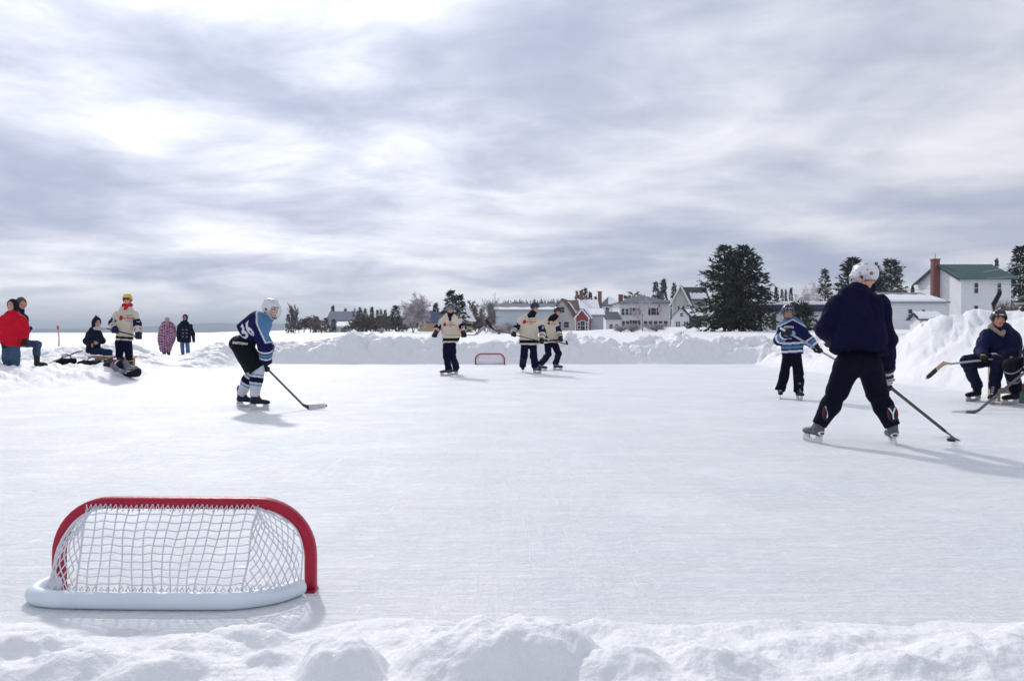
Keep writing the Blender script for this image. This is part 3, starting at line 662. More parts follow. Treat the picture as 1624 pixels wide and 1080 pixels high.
# brown shrubs and bare trees
for k, (px, py, Y, w, mt, lab) in enumerate([
    (474, 503, 225, 16, (TWIG,), 'bare grey brown shrub left of the tall thin poplar'), (482, 500, 225, 20, (TWIG,), 'bare grey brown tree right of the tall thin poplar'), (492, 499, 225, 20, (TWIG,), 'rounded bare brown tree in the shoreline thicket'), (468, 508, 220, 12, (TWIG,), 'low bare shrub at the foot of the tall thin poplar'), (500, 508, 220, 14, (TWIG,), 'bare shrub at the right end of the shoreline thicket'),
    (552, 512, 190, 9, (TWIG,), 'low bare shrub in front of the blue roofed house'), (582, 500, 185, 20, (TWIG,), 'brown bare tree right of the blue roofed house'), (594, 500, 185, 22, (TWIG,), 'brown bare tree between the conifers and the snow slope'), (607, 499, 180, 22, (BUFF,), 'orange brown bare tree with dense twigs'), (618, 503, 175, 16, (TWIG,), 'brown bare tree left of the wide dark conifer'),
    (640, 500, 160, 20, (TWIG,), 'reddish brown bushy tree behind the frosted tree'), (672, 505, 165, 18, (TWIG,), 'low brown bushy tree right of the frosted tree'), (742, 476, 180, 26, (TWIG,), 'bare grey tree right of the dark conifer pair'), (566, 487, 210, 9, (TWIG,), 'thin bare tree at the end of the blue roof'), (700, 498, 170, 16, (TWIG,), 'bare tree behind the middle player with striped helmet'),
    (1018, 462, 260, 36, (TWIG,), 'bare tree rising behind the ridge of the big white house')]):
    put(BT, k, px, py, Y, lab, 'bare brown trees along the shore', w, mt)
o = bare_tree(spot(467, 226), top_h(467, 479, 226), 41, 'tall thin bare poplar standing above the shoreline thicket', spread=.22, levels=3, kids=5, stems=3, up=1.1, minr=.03, tr=.010)
bare_tree(spot(655, 118), top_h(655, 462, 118), 44, 'large frosted white bare tree with wide crown', m=FROST, tm=PALEBARK, spread=.8, levels=5, kids=4, stems=3, minr=.017, tr=.018, up=.5)
bare_tree(spot(771, 105), top_h(771, 462, 105), 43, 'grey bare tree with slim parallel stems before the long grey building', m=mat('grey_twigs', (.19, .165, .175), .9, .2), tm=mat('grey_bark', (.16, .14, .14), .9, .2), spread=.6, levels=4, kids=3, stems=3, minr=.012, tr=.014, up=.5)
bare_tree(spot(1019, 105), top_h(1019, 470, 105), 47, 'frosted bare tree in front of the big white house', m=FROST, tm=mat('grey_bark_pale', (.22, .20, .20), .9, .2), spread=.75, levels=4, kids=4, stems=1, minr=.010, tr=.018, up=.35)
bare_tree(spot(1281, 140), top_h(1281, 442, 140), 48, 'frosted bare tree behind the long low building, left of a snowy spruce', m=FROST, tm=PALEBARK, spread=.7, levels=5, kids=3, stems=3, minr=.018, up=.45)
bare_tree(spot(1297, 138), top_h(1297, 450, 138), 49, 'smaller frosted bare tree right behind the long low building', m=FROST, tm=PALEBARK, spread=.7, levels=4, kids=3, stems=2, minr=.018, up=.45)
bare_tree(spot(1594, 84), top_h(1594, 468, 84), 50, 'brown bare shrub at the right corner of the farmhouse', name='bare_shrub', m=mat('tan_twigs', (.22, .17, .14), .9, .2), spread=.9, levels=4, kids=4, stems=5, minr=.008)
for k, (px, py, Y, w, lab) in enumerate([(793, 512, 95, 26, 'frosty low shrub right of the grey bare tree'), (812, 508, 98, 30, 'frosty tangled shrub left of the player with pointed stick'), (832, 512, 96, 26, 'frosty shrub between two cream shirted players'),
    (1003, 511, 95, 26, 'frosty shrub left of the bare tree before the white house'), (985, 514, 96, 22, 'frosty low shrub on the snow mound left of the white house tree'), (1040, 511, 97, 28, 'frosty shrub right of the bare tree before the white house'), (950, 504, 170, 9, 'small shrub beside the grey wall of the red shed'), (604, 518, 120, 9, 'tiny bare shrub on the snow slope left of the frosted tree')]):
    put(SH, k, px, py, Y, lab, 'low frosty shrubs in the snow', w, (FROST if k != 6 else TWIG,))
conifer(spot(715, 112), top_h(715, 463, 112), 1.7, 61, 'taller dark conifer right behind the player in the striped helmet', nb=170, sprig=.6, ragged=.25, top=.95)
conifer(spot(728, 115), top_h(728, 467, 115), 1.9, 62, 'dark conifer just right of the player in the striped helmet', nb=170, sprig=.6, ragged=.22, top=.95)
# the big spruces
conifer(spot(1149, 84), top_h(1149, 391, 84), 3.6, 71, 'huge dark spruce, left of the joined pair by the white garage', nb=420, sprig=.50, bare=.03, top=.76, ragged=.36, dens=1.25)
conifer(spot(1178, 82), top_h(1178, 392, 82), 3.6, 72, 'huge dark spruce, right of the joined pair by the white garage', nb=450, sprig=.50, bare=.03, top=.72, ragged=.36, dens=1.25)
conifer(spot(1207, 80), top_h(1207, 455, 80), 1.5, 73, 'smaller dark spruce at the right foot of the huge pair', nb=150, sprig=.4, bare=.08, top=.6)
conifer(spot(1308, 105), top_h(1308, 428, 105), 1.35, 74, 'narrow snow laden spruce left of the big navy player', nb=220, sprig=.48, snow=True, ragged=.3, top=.8)
for a in ((1352, 411, 108, 3.0, 'dark pine behind the white helmet, on its left', .6), (1384, 420, 115, 2.4, 'dark pine behind the white helmet, on its right', .6)):
    conifer(spot(a[0], a[2]), top_h(a[0], a[1], a[2]), a[3], 75+a[0] % 7, a[4], nb=420, sprig=.6, m=NEED2, top=a[5], ragged=.3, dens=1.2, name='pine_tree')
conifer(spot(1413, 112), top_h(1413, 414, 112), 2.3, 78, 'snow dusted pine right of the white helmet', nb=380, sprig=.55, m=NEED2, top=.5, ragged=.4, snow=True, bare=.2, name='pine_tree')
conifer(spot(1617, 105), top_h(1617, 393, 105), 2.6, 79, 'big dark spruce at the right edge behind the farmhouse', nb=420, sprig=.6, ragged=.3, bare=.1)
conifer(spot(1652, 108), top_h(1652, 400, 108), 2.8, 80, 'dark spruce cut by the right edge of the picture', nb=300, sprig=.6, ragged=.3)
# round evergreen bush by the low building
v, f, S = conifer_mesh(1.7, 1.6, 90, 170, .35, 0, .35, .15, 1.2); l = spot(1270, 84); h = top_h(1270, 486, 84)
tag(mkobj('evergreen_bush', v*np.array([1, 1, h/1.7])+l, f, NEED, None, loc=l), 'round dark evergreen bush against the long low building', 'bush')
# wooded hill far behind the town: one mass
rs = np.random.default_rng(5); V = []; n = 0
for i in range(1100):
    px = rs.uniform(775, 1100); Y = rs.uniform(520, 780); x = D(px, 527, Y)[0]; z = ground(x, Y)-1; h = rs.uniform(6, 11)
    if px < 850 or rs.random() < .9:
        k = 14; t = np.linspace(0, .95, k); 
        for tt in t:
            r = h*.27*(1-tt)**.9+.15; a = rs.random(3)*6.28
            for aa in a:
                c = np.array([x, Y, z+tt*h]); o_ = np.array([math.cos(aa), math.sin(aa), -.35])*r; s_ = np.array([-math.sin(aa), math.cos(aa), 0])*r*.45
                V.append([c+[0, 0, h*.08], c+o_+s_, c+o_*1.15+[0, 0, -.2], c+o_-s_])
V = np.array(V); tag(mkobj('distant_forest', V.reshape(-1, 3), np.arange(len(V)*4).reshape(-1, 4), NEED), 'dark wooded hill behind the roofs of the town', 'forest', kind='stuff')

for k in range(26):
    px = [568, 575, 581, 587, 593, 600, 606, 612, 618, 622, 632, 638, 645, 664, 670, 678, 688, 696, 738, 746, 754, 760, 768, 776, 782, 510][k]; put(BT, k, px, 500+4*math.sin(k*2.1), 186+3*(k % 5), 'bare brown tree in the dense shoreline thicket left of the long grey building', 'thicket of bare brown trees', 17+5*(k % 3), ((TWIG, BUFF, TWIG)[k % 3],))
# ---------------------------------------------------------------- buildings
GLASS = mat('window_glass', (.035, .04, .05), .08, .1); DKTRIM = mat('dark_trim', (.03, .03, .04), .6); WTRIM = mat('white_trim', (.72, .73, .75), .5, .05)
BRICK = mat('brick', (.21, .085, .075), .85, .25, 9, .5, 30)
def rotpts(v, o, yaw):
    c, s = math.cos(yaw), math.sin(yaw); v = np.asarray(v, float); return np.stack([o[0]+v[:, 0]*c-v[:, 1]*s, o[1]+v[:, 0]*s+v[:, 1]*c, o[2]+v[:, 2]], 1)
class LB(MB):
    def __init__(s, o, yaw): super().__init__(); s.o = o; s.yaw = yaw
    def build(s, name, m, parent=None, smooth=False, loc=None):
        s.V = [rotpts(v, s.o, s.yaw) for v in s.V]; return super().build(name, m, parent, smooth, loc)
def slab(mb, a, b, c, d, th):
    "sheet a b c d (counter-clockwise from above) thickened upwards by th"
    q = np.array([a, b, c, d], float); n = nrm(np.cross(q[1]-q[0], q[3]-q[0])); 
    if n[2] < 0: n = -n
    mb.add(np.concatenate([q, q+n*th]), [(0, 3, 2, 1), (4, 5, 6, 7)]+[(i, (i+1) % 4, 4+(i+1) % 4, 4+i) for i in range(4)])
def window(o, yaw, root, face, u, z, w, h, W, Dp, shutters=None, bars=True):
    "u = centre along the wall in metres; face f(ront) l(eft) r(ight)"
    def P(a, off, zz):
        return {'f': (a, -off, zz), 'l': (-off, a, zz), 'r': (W+off, a, zz)}[face]
    def bx(mb, a0, a1, z0, z1, o0, o1):
        p = np.array([P(a, f_, q) for f_ in (o0, o1) for a, q in ((a0, z0), (a1, z0), (a1, z1), (a0, z1))]); lo, hi = p.min(0), p.max(0); mb.box((lo+hi)/2, hi-lo)
    fr = LB(o, yaw); t = .09
    bx(fr, u-w/2-t, u+w/2+t, z+h, z+h+t, .004, .08); bx(fr, u-w/2-t-.03, u+w/2+t+.03, z-t, z, .004, .11); bx(fr, u-w/2-t, u-w/2, z, z+h, .004, .07); bx(fr, u+w/2, u+w/2+t, z, z+h, .004, .07)
    if bars: bx(fr, u-w/2, u+w/2, z+h/2-.03, z+h/2+.03, .012, .05)
    wn = fr.build('window', WTRIM, root); pn = LB(o, yaw); bx(pn, u-w/2, u+w/2, z, z+h, -.01, .010); pn.build('pane', GLASS, wn)
    if shutters:
        for s in (-1, 1):
            sb = LB(o, yaw); c = u+s*(w/2+t+w*.24); bx(sb, c-w*.22, c+w*.22, z-.02, z+h+.02, .004, .06); sb.build('shutter', shutters, wn)
def house(name, label, px0, px1, Y, eave, ridge, dep, axis, wall, roof, yaw=0, wins=(), snow=None, over=.35, group=None, cat='house', chimneys=(), gtrim=None, snow_side='f', base=None):
    a = D(px0, 527, Y); W = (D(px1, 527, Y)[0]-a[0])/math.cos(yaw); o = np.array([a[0], Y, ground(a[0]+W/2, Y+1)-.15]); he = D(px0, eave, Y)[2]-o[2]; hr = he+(eave-ridge)/FPX*(Y+(dep/2 if axis == 'x' else 0))
    root = thing(name, o, label, cat, group or None)
    w = LB(o, yaw); b = -1.2
    if axis == 'x':   # ridge parallel to the front; gables left and right
        v = [(0,0,b),(W,0,b),(W,dep,b),(0,dep,b),(0,0,he),(W,0,he),(W,dep,he),(0,dep,he),(0,dep/2,hr),(W,dep/2,hr)]
        w.add(v, [(0,1,5,4),(1,2,6,9,5),(2,3,7,6),(3,0,4,8,7)])
    elif axis == 'y':
        v = [(0,0,b),(W,0,b),(W,dep,b),(0,dep,b),(0,0,he),(W,0,he),(W,dep,he),(0,dep,he),(W/2,0,hr),(W/2,dep,hr)]
        w.add(v, [(0,1,5,8,4),(1,2,6,5),(2,3,7,9,6),(3,0,4,7)])
    elif axis == 'shed':  # low front, high back
        v = [(0,0,b),(W,0,b),(W,dep,b),(0,dep,b),(0,0,he),(W,0,he),(W,dep,hr),(0,dep,hr)]
        w.add(v, [(0,1,5,4),(1,2,6,5),(2,3,7,6),(3,0,4,7)])
    else:
        v = [(0,0,b),(W,0,b),(W,dep,b),(0,dep,b),(0,0,he),(W,0,he),(W,dep,he),(0,dep,he)]; w.add(v, [(0,1,5,4),(1,2,6,5),(2,3,7,6),(3,0,4,7),(4,5,6,7)])
    w.build('wall', wall, root)
    r = LB(o, yaw); ov = over; th = .12; s = LB(o, yaw)
    def snowslab(A, B, C, E, f):   # part of the slope still covered, f = (u0,u1,v0,v1)
        A, B, C, E = (np.array(q, float) for q in (A, B, C, E)); u0, u1, v0, v1 = f; n_ = 14; rsn = np.random.default_rng(int(px0)); up = nrm(np.cross(B-A, E-A)); up = up if up[2] > 0 else -up
        V = []
        for i in range(n_+1):
            u = u0+(u1-u0)*i/n_
            for k, vv in enumerate((v0, v0+.03, v1-.04+.05*math.sin(i*1.7)+.03*rsn.random(), v1+.05*math.sin(i*1.7)+.03*rsn.random())):
                p = (A*(1-u)+B*u)*(1-vv)+(E*(1-u)+C*u)*vv; V.append(p+up*(th+(.02 if k in (0, 3) else .20)))
        F = [(i*4+k, (i+1)*4+k, (i+1)*4+k+1, i*4+k+1) for i in range(n_) for k in range(3)]
        s.add(V, F)
        for e in (0, n_): pass
    if axis == 'x':
        k = (hr-he)/(dep/2); zo = he-ov*k; z = .02
        A, B, C, E = (-ov, -ov, zo), (W+ov, -ov, zo), (W+ov, dep/2, hr), (-ov, dep/2, hr); slab(r, A, B, C, E, th); slab(r, (-ov, dep/2, hr), (W+ov, dep/2, hr), (W+ov, dep+ov, zo), (-ov, dep+ov, zo), th)
        if snow: snowslab(A, B, C, E, snow)
    elif axis == 'y':
        k = (hr-he)/(W/2); zo = he-ov*k
        slab(r, (-ov, -ov, zo), (W/2, -ov, hr), (W/2, dep+ov, hr), (-ov, dep+ov, zo), th); slab(r, (W/2, -ov, hr), (W+ov, -ov, zo), (W+ov, dep+ov, zo), (W/2, dep+ov, hr), th)
        if snow:
            if 'l' in snow_side: snowslab((-ov, -ov, zo), (-ov, dep+ov, zo), (W/2, dep+ov, hr), (W/2, -ov, hr), snow)
            if 'r' in snow_side: snowslab((W+ov, -ov, zo), (W+ov, dep+ov, zo), (W/2, dep+ov, hr), (W/2, -ov, hr), snow)
    elif axis == 'shed':
        k = (hr-he)/dep; A, B, C, E = (-ov, -ov, he-ov*k), (W+ov, -ov, he-ov*k), (W+ov, dep, hr), (-ov, dep, hr); slab(r, A, B, C, E, th)
        if snow: snowslab(A, B, C, E, snow)
    else:
        m_ = min(W, dep)/2; A, B, C, E = (-ov, -ov, he), (W+ov, -ov, he), (W+ov, dep+ov, he), (-ov, dep+ov, he); i0, i1 = ((m_, dep/2, hr), (W-m_, dep/2, hr))
        r.add([A, B, C, E, i0, i1], [(0, 1, 5, 4), (1, 2, 5), (2, 3, 4, 5), (3, 0, 4), (3, 2, 1, 0)])
        r.box((W/2, dep/2, he-.08), (W+2*ov, dep+2*ov, .15))
        if snow: snowslab(A, B, i1, i0, snow)
    rf = r.build('roof', roof, root)
    if s.V: s.build('roof_snow', SNOWT, rf)
    if gtrim:
        t_ = LB(o, yaw)
        if axis == 'y':
            for (p, q) in (((-ov, -ov-.03, he-ov*k), (W/2, -ov-.03, hr)), ((W/2, -ov-.03, hr), (W+ov, -ov-.03, he-ov*k))): t_.bar(p, q, .08, .3)
        for x in (0, W): t_.box((x, -.03, (he+b)/2), (.18, .08, he-b-.02))
        t_.build('trim', gtrim, root)
    for (cx_, cy_, zb, zt, wd) in chimneys:
        c = LB(o, yaw); c.box((cx_, cy_, (zb+zt)/2), (wd, wd, zt-zb)); c.box((cx_, cy_, zt+.06), (wd*1.25, wd*1.25, .14)); c.build('chimney', BRICK, rf)
    for wn in wins:
        window(o, yaw, root, wn[0], wn[1]*(W if wn[0] == 'f' else dep), wn[2], wn[3], wn[4], W, dep, *wn[5:])
    return root, o, W, he, hr
WHITE = siding('white_siding', (.80, .81, .84), .19); CREAM = siding('cream_siding', (.66, .63, .56), .2); SAGE = siding('sage_siding', (.46, .48, .43), .22); GREY = siding('grey_siding', (.50, .52, .56), .25); TAN = siding('tan_siding', (.50, .36, .20), .3); REDS = siding('red_siding', (.30, .035, .05), .25)
SLATE = mat('slate_shingle', (.13, .14, .17), .8, .2, 3, .4, 12); BROWN = mat('brown_shingle', (.12, .055, .045), .85, .2, 3, .4, 12); DARKR = mat('dark_shingle', (.045, .05, .065), .8, .2, 3, .4, 12); GREENR = mat('green_metal_roof', (.032, .095, .092), .55, .08, 2, .2, 4); BLUER = mat('blue_grey_roof', (.08, .10, .17), .7, .2, 3)
SHUT = mat('black_shutter', (.02, .02, .03), .6)
# shoreline house with a blue grey roof
house('house', 'long blue grey roofed house low among the shoreline trees', 521, 567, 235, 507, 494, 9, 'x', GREY, BLUER, 0, [('f', u, .9, 1.3, 1.1) for u in (.2, .5, .8)], None, .6)
house('garage', 'snow roofed garage below the blue grey roofed house', 534, 556, 222, 518, 511, 6, 'x', GREY, SNOWT, 0, [('f', .5, .4, 1.6, 1.0)], (0, 1, 0, .95), .3)
house('cabin', 'left tan gabled cabin beside the brown conifer', 664, 676, 160, 508, 494, 9, 'y', TAN, BLUER, R(-28), [('f', .5, .9, 1.0, 1.0)], None, .25)
house('cabin', 'snow roofed tan cabin right of the dark conifer pair', 701, 724, 150, 505, 484, 8, 'y', TAN, SLATE, R(-20), [('f', .3, .7, .9, 1.1), ('f', .68, .7, .9, 1.1), ('r', .6, .8, .9, 1)], (0, 1, 0, 1), .35, snow_side='lr')
house('long_building', 'long low grey building with snow on its eaves, behind the players', 786, 880, 165, 492, 481, 14, 'x', mat('pale_metal_wall', (.50, .55, .60), .6, .06), SLATE, 0, [('f', .9, .8, 1.4, 1.4)], (0, 1, 0, .3), .4, cat='building')
def dims(px, Y): return px*Y/FPX
house('house', 'cream gabled house with brown roof above the players', 877, 906, 172, 496, 474, 7, 'y', CREAM, BROWN, R(-12), [('f', .5, 4.0, 1.0, 1.2), ('f', .3, .8, 1.1, 1.2), ('f', .72, .8, 1.1, 1.2)], (.55, 1, 0, .8), .5, gtrim=None, snow_side='r')
house('house', 'brown roofed house wing with snow and grey windows left of the red shed', 899, 948, 178, 490, 476, 9, 'x', CREAM, BROWN, 0, [('f', u, 2.0, .9, 1.3) for u in (.14, .24, .5)], (.42, 1, 0, 1), .4, chimneys=((3.6, 4.5, 7, 9.0, .8),))
house('shed', 'small red gabled shed with white trim', 913, 933, 150, 503, 490.5, 6, 'y', REDS, SLATE, R(-14), [('f', .25, .5, .45, 1.3), ('f', .55, .2, .8, 1.8), ('f', .85, .5, .3, 1.3)], (0, 1, 0, 1), .3, gtrim=WTRIM, snow_side='lr', cat='shed')
house('garage', 'grey garage with snow roof joined behind the red shed', 934, 957, 152, 500, 491, 7, 'x', GREY, SLATE, 0, [], (0, 1, 0, 1), .3)
house('house', 'white house with a slate roof between two brick chimneys', 955, 982, 215, 485, 469, 10, 'hip', WHITE, SLATE, 0, [('f', .3, 4.5, .9, 1.6), ('f', .8, 4.5, .9, 1.6), ('f', .3, 1.2, .9, 1.6)], (.35, 1, .1, .9), .5, chimneys=((-.5, 1.5, 1, 10.4, 1.0),))
h7 = house('house', 'big white two storey house with hip roof, dark shutters and flag', 984, 1064, 195, 480, 466, 12, 'hip', WHITE, SLATE, R(2), [('f', .29, 3.9, 1.3, 1.7, SHUT), ('f', .66, 3.9, 1.3, 1.7, SHUT), ('f', .29, .9, 1.3, 1.7, SHUT), ('f', .05, 3.9, .7, 1.5), ('f', .13, 3.9, .7, 1.5), ('f', .06, .9, .7, 1.5), ('f', .14, .9, .7, 1.5)]+[('f', u, .9, .9, 1.5) for u in (.5, .6, .7, .8, .9)], None, .6, chimneys=((.9, 5, 5.5, 9.0, 1.0),))
house('house', 'white lean to with dark roof left of the big white house', 961, 984, 190, 506, 494, 7, 'shed', WHITE, DARKR, 0, [('f', .35, .6, .7, 1.0), ('f', .75, .6, .7, 1.0)], None, .3)
# porch sheet on the big white house
h8 = house('house', 'sage green house with steep dark roof beside the huge spruces', 1066, 1091, 178, 478, 453, 14, 'y', SAGE, DARKR, R(-16), [('f', .42, 3.4, .7, 1.9), ('f', .66, 3.4, .7, 1.9), ('l', .2, 3.4, .9, 1.5)], None, .6, gtrim=WTRIM)
house('house', 'grey green rear wing of the dark gabled house, under a snowy dark roof', 1091, 1122, 184, 474, 455, 8, 'x', SAGE, DARKR, 0, [], (.2, .9, .05, .5), .5)
house('garage', 'small white gabled garage with snowy roof left of the huge spruces', 1066, 1092, 150, 502, 489, 6, 'y', WHITE, SLATE, R(-10), [('f', .28, .5, .35, .9), ('f', .4, .5, .35, .9), ('f', .75, .5, .35, .9), ('f', .87, .5, .35, .9), ('f', .55, 2.4, .5, .6)], (0, 1, 0, 1), .3, snow_side='lr')
house('shed', 'low dark roofed shed right of the small white garage', 1094, 1112, 152, 501, 492, 5, 'x', DKTRIM, SLATE, 0, [], (0, 1, 0, 1), .3, cat='shed')
# long low building right of the spruces
NAVYF = mat('navy_fascia', (.015, .02, .075), .5)
r_, o_, W_, he_, hr_ = house('long_building', 'long low white building with navy roof band behind the young player', 1206, 1392, 92, 492, 479, 9, 'flat', WHITE, NAVYF, 0, [('f', .115, .05, .5, 2.0), ('f', .60, .4, .6, 1.5), ('f', .66, .4, .5, 1.5), ('f', .80, .4, .9, 1.4)], None, .5, cat='building')
fa = LB(o_, 0); zf = D(1206, 492, 92)[2]-o_[2]; fa.box((W_/2, -.62, zf+.33), (W_+1.0, .16, .62)); fa.build('fascia', NAVYF, r_); sn = LB(o_, 0)
nx_ = 50; Vs = []
for i in range(nx_+1):
    x = -.5+(W_+1)*i/nx_; b_ = .05*math.sin(i*.9)+.04*math.sin(i*2.3)
    for (y, z) in ((-.75, .62), (-.80, .80+b_), (-.5, .98+b_), (4, 1.15), (9.4, .9), (9.5, .4)): Vs.append((x, y, zf+z))
sn.add(Vs, [(i*6+k, (i+1)*6+k, (i+1)*6+k+1, i*6+k+1) for i in range(nx_) for k in range(5)]); sn.build('roof_snow', SNOWT, r_, True)
# farmhouse with the green roof
Yf = 92.0; x0 = D(1524, 527, Yf)[0]; x1 = D(1603, 527, Yf)[0]; of = np.array([x0, Yf, ground(x0, Yf)-.2]); W = x1-x0; dp = 9.8; he = D(1524, 441.5, Yf)[2]-of[2]; hr = D(1490, 421, Yf+dp/2)[2]-of[2]
root = thing('farmhouse', of, 'tall white farmhouse with green metal roof and brick chimney', 'house')
w = LB(of, 0); w.add([(0,0,-2),(W,0,-2),(W,dp,-2),(0,dp,-2),(0,0,he),(W,0,he),(W,dp,he),(0,dp,he),(0,dp/2,hr),(W,dp/2,hr)], [(0,1,5,4),(1,2,6,9,5),(2,3,7,6),(3,0,4,8,7)]); w.build('wall', WHITE, root)
r = LB(of, 0); k = (hr-he)/(dp/2); ov = .4
slab(r, (-ov, -ov, he-ov*k), (W+ov+.3, -ov, he-ov*k), (W+ov+.3, dp/2, hr), (-ov, dp/2, hr), .12); slab(r, (-ov, dp/2, hr), (W+ov+.3, dp/2, hr), (W+ov+.3, dp+ov, he-ov*k), (-ov, dp+ov, he-ov*k), .12)
for i in range(1, 22): r.bar((-ov+i*.32, -ov, he-ov*k+.14), (-ov+i*.32, dp/2, hr+.14), .04, .04)
rf = r.build('roof', GREENR, root)
t_ = LB(of, 0)
for (p, q) in (((-ov-.02, -ov, he-ov*k-.02), (-ov-.02, dp/2, hr-.02)), ((-ov-.02, dp/2, hr-.02), (-ov-.02, dp+ov, he-ov*k-.02))): t_.bar(p, q, .06, .22)
t_.build('bargeboard', DKTRIM, root)
cb = LB(of, 0); zc = D(1485, 412, Yf+dp*.49)[2]-of[2]; cb.box((-.42, dp*.5, zc/2), (.78, .7, zc)); cb.box((-.42, dp*.5, zc+.03), (.9, .84, .14)); cb.box((-.42, dp*.5, zc+.4), (.05, .05, .7)); cb.build('chimney', BRICK, root)
for (px, py0, py1) in ((1547.5, 449, 465), (1584, 449, 465), (1547.5, 485, 499), (1590, 485, 499)):
    u = D(px, 527, Yf)[0]-x0; z1 = D(px, py0, Yf)[2]-of[2]; z0 = D(px, py1, Yf)[2]-of[2]; window(of, 0, root, 'f', u, z0, .46, z1-z0, W, dp)
vb = LB(of, 0); vb.box((-.03, 3.2, he*.98), (.05, .3, .4)); vb.build('vent', WTRIM, root)
house('annex', 'white lean to annex with snowy grey roof left of the farmhouse', 1414, 1502, 88, 480, 461, 6.5, 'shed', WHITE, mat('grey_shingle', (.20, .20, .215), .85, .15), 0, [('f', .33, 1.3, .42, 1.0), ('f', .57, 1.75, .30, .5)], (0, .93, 0, .62), .25, cat='annex')
house('annex', 'small flat white annex with thick snow, left end of the farmhouse row', 1388, 1413, 89, 483, 474, 8, 'shed', WHITE, SLATE, 0, [], (0, 1, 0, 1), .3, cat='annex')
wr = LB(of, 0); 
# little snowed-in hut in front
house('hut', 'snow buried hut with dark eave before the white annex', 1459, 1488, 76, 506, 498, 2.4, 'x', WHITE, DKTRIM, R(-6), [], (0, 1, 0, 1), .3, cat='hut')
# rocks of snow in front, flag, stake, wires
fl = h7[1]; yz = 194.0; p = D(1046, 487, yz)
ft = thing('flag', p, 'red, white and blue striped flag hanging on the big white house', 'flag')
MB().bar(D(1047.5, 481, yz), D(1045.2, 492, yz-.4), .06, .06).build('flag_pole', WTRIM, ft)
fm, n_, l_, p_ = newmat('flag_cloth'); a_ = n_.new('ShaderNodeAttribute'); a_.attribute_name = 'Col'; l_.new(a_.outputs['Color'], p_.inputs['Base Color']); p_.inputs['Roughness'].default_value = .8
V = []; C = []; nx_, nz_ = 24, 40
A0 = D(1046.5, 482, yz-.3); 
for j in range(nz_+1):
    for i in range(nx_+1):
        u, v = i/nx_, j/nz_; V.append(A0+np.array([(-.55+u*.95)*(.35+.8*v), -.08*math.sin(u*9)*v, -v*2.0])); C.append((.05, .07, .22) if (v < .42 and u < .55) else ((.5, .04, .06) if int(u*9) % 2 == 0 else (.8, .8, .8)))
fo = mkobj('cloth', V, [(j*(nx_+1)+i, j*(nx_+1)+i+1, (j+1)*(nx_+1)+i+1, (j+1)*(nx_+1)+i) for j in range(nz_) for i in range(nx_)], fm, ft); setcol(fo, C)
WIRE = mat('cable', (.25, .26, .28), .6)
def wire(a, b, sag, lab):
    a = np.array(a); b = np.array(b); t = np.linspace(0, 1, 24)[:, None]; p = a*(1-t)+b*t; p[:, 2] -= sag*4*(t*(1-t))[:, 0]
    tag(MB().tube(p, .022, 4).build('overhead_wire', WIRE, None, loc=a), lab, 'wire', 'overhead wires')
wire(D(1208, 468, 96), D(1480, 457, 96), .3, 'pale overhead wire crossing above the long low building')
wire(D(1560, 431, 80), D(1700, 404, 70), .1, 'upper overhead wire running off the right edge')
wire(D(1565, 442, 80), D(1700, 426, 70), .1, 'middle overhead wire running off the right edge')
wire(D(1570, 451, 80), D(1700, 446, 70), .1, 'lower overhead wire running off the right edge')
s_ = spot(93, 40); tp = D(92, 516, 40)
st = thing('marker_stake', s_, 'thin stake with a red top in the snow by the lake', 'stake'); MB().tube([s_-[0, 0, .1], (s_+tp)/2+[.03, 0, 0], tp], [.035, .03, .03], 7).build('pole', mat('stake_wood', (.5, .33, .3), .8), st)
MB().tube([tp-[.01, 0, .22], tp+[.0, 0, -.1], tp+[-.03, 0, .0]], [.045, .06, .02], 7).build('red_ribbon', mat('red_ribbon', (.6, .06, .06), .8), st)
s_ = spot(1201, 29.5); q = D(1201, 535, 29.5); tag(MB().tube([s_-[0, 0, .2], q], .012, 6).build('thin_rod', mat('pale_rod', (.45, .46, .5), .5), None, loc=s_), 'thin pale rod stuck upright in the far snowbank', 'rod')
# dark tufts and a fallen branch on the slope under the spruces
l = spot(1080, 62); tg = MB(); rs = np.random.default_rng(8)
for i in range(26): a = rs.random()*6.28; b = l+[rs.normal(0, .12), rs.normal(0, .1), -.05]; tg.tube([b, b+[math.cos(a)*.06, math.sin(a)*.06, .25+.2*rs.random()]], [.014, .004], 3)
tag(tg.build('grass_tuft', BUFF, None, loc=l), 'dark dry tuft poking out of the snow left of the spruces', 'dry grass')
# ---------------------------------------------------------------- people
CLOTH = mat('jersey_cloth', (1, 1, 1), .88, .12, 5, .35, 220, attr=True, sheen=.0, dist=.004, spec=.10)
SHINY = mat('nylon_cloth', (1, 1, 1), .68, .14, 6, .35, 60, attr=True, dist=.006, spec=.06)
HARD = mat('hard_plastic', (1, 1, 1), .32, .05, 5, 0, attr=True, spec=.5)
SKIN = mat('skin', (1, 1, 1), .55, .08, 30, .1, 120, attr=True)
BOOT = mat('boot_leather', (1, 1, 1), .55, .12, 20, .2, 90, attr=True, spec=.22)
HOLD = mat('white_blade_holder', (.62, .63, .66), .4, .05); STEEL = mat('skate_steel', (.55, .56, .6), .28, .05, metal=1.0); WIREM = mat('white_cage_wire', (.7, .7, .73), .35, .03); DARKW = mat('dark_cage_wire', (.08, .08, .1), .4, .03)
NAVY = (.005, .0052, .029); NAVY2 = (.009, .011, .062); LBLUE = (.095, .225, .39); OFFW = (.66, .66, .72); CREAMC = (.64, .575, .45); BLACK = (.010, .010, .014); JEAN = (.055, .115, .24); RED = (.52, .010, .030)
SK = (.58, .30, .22)
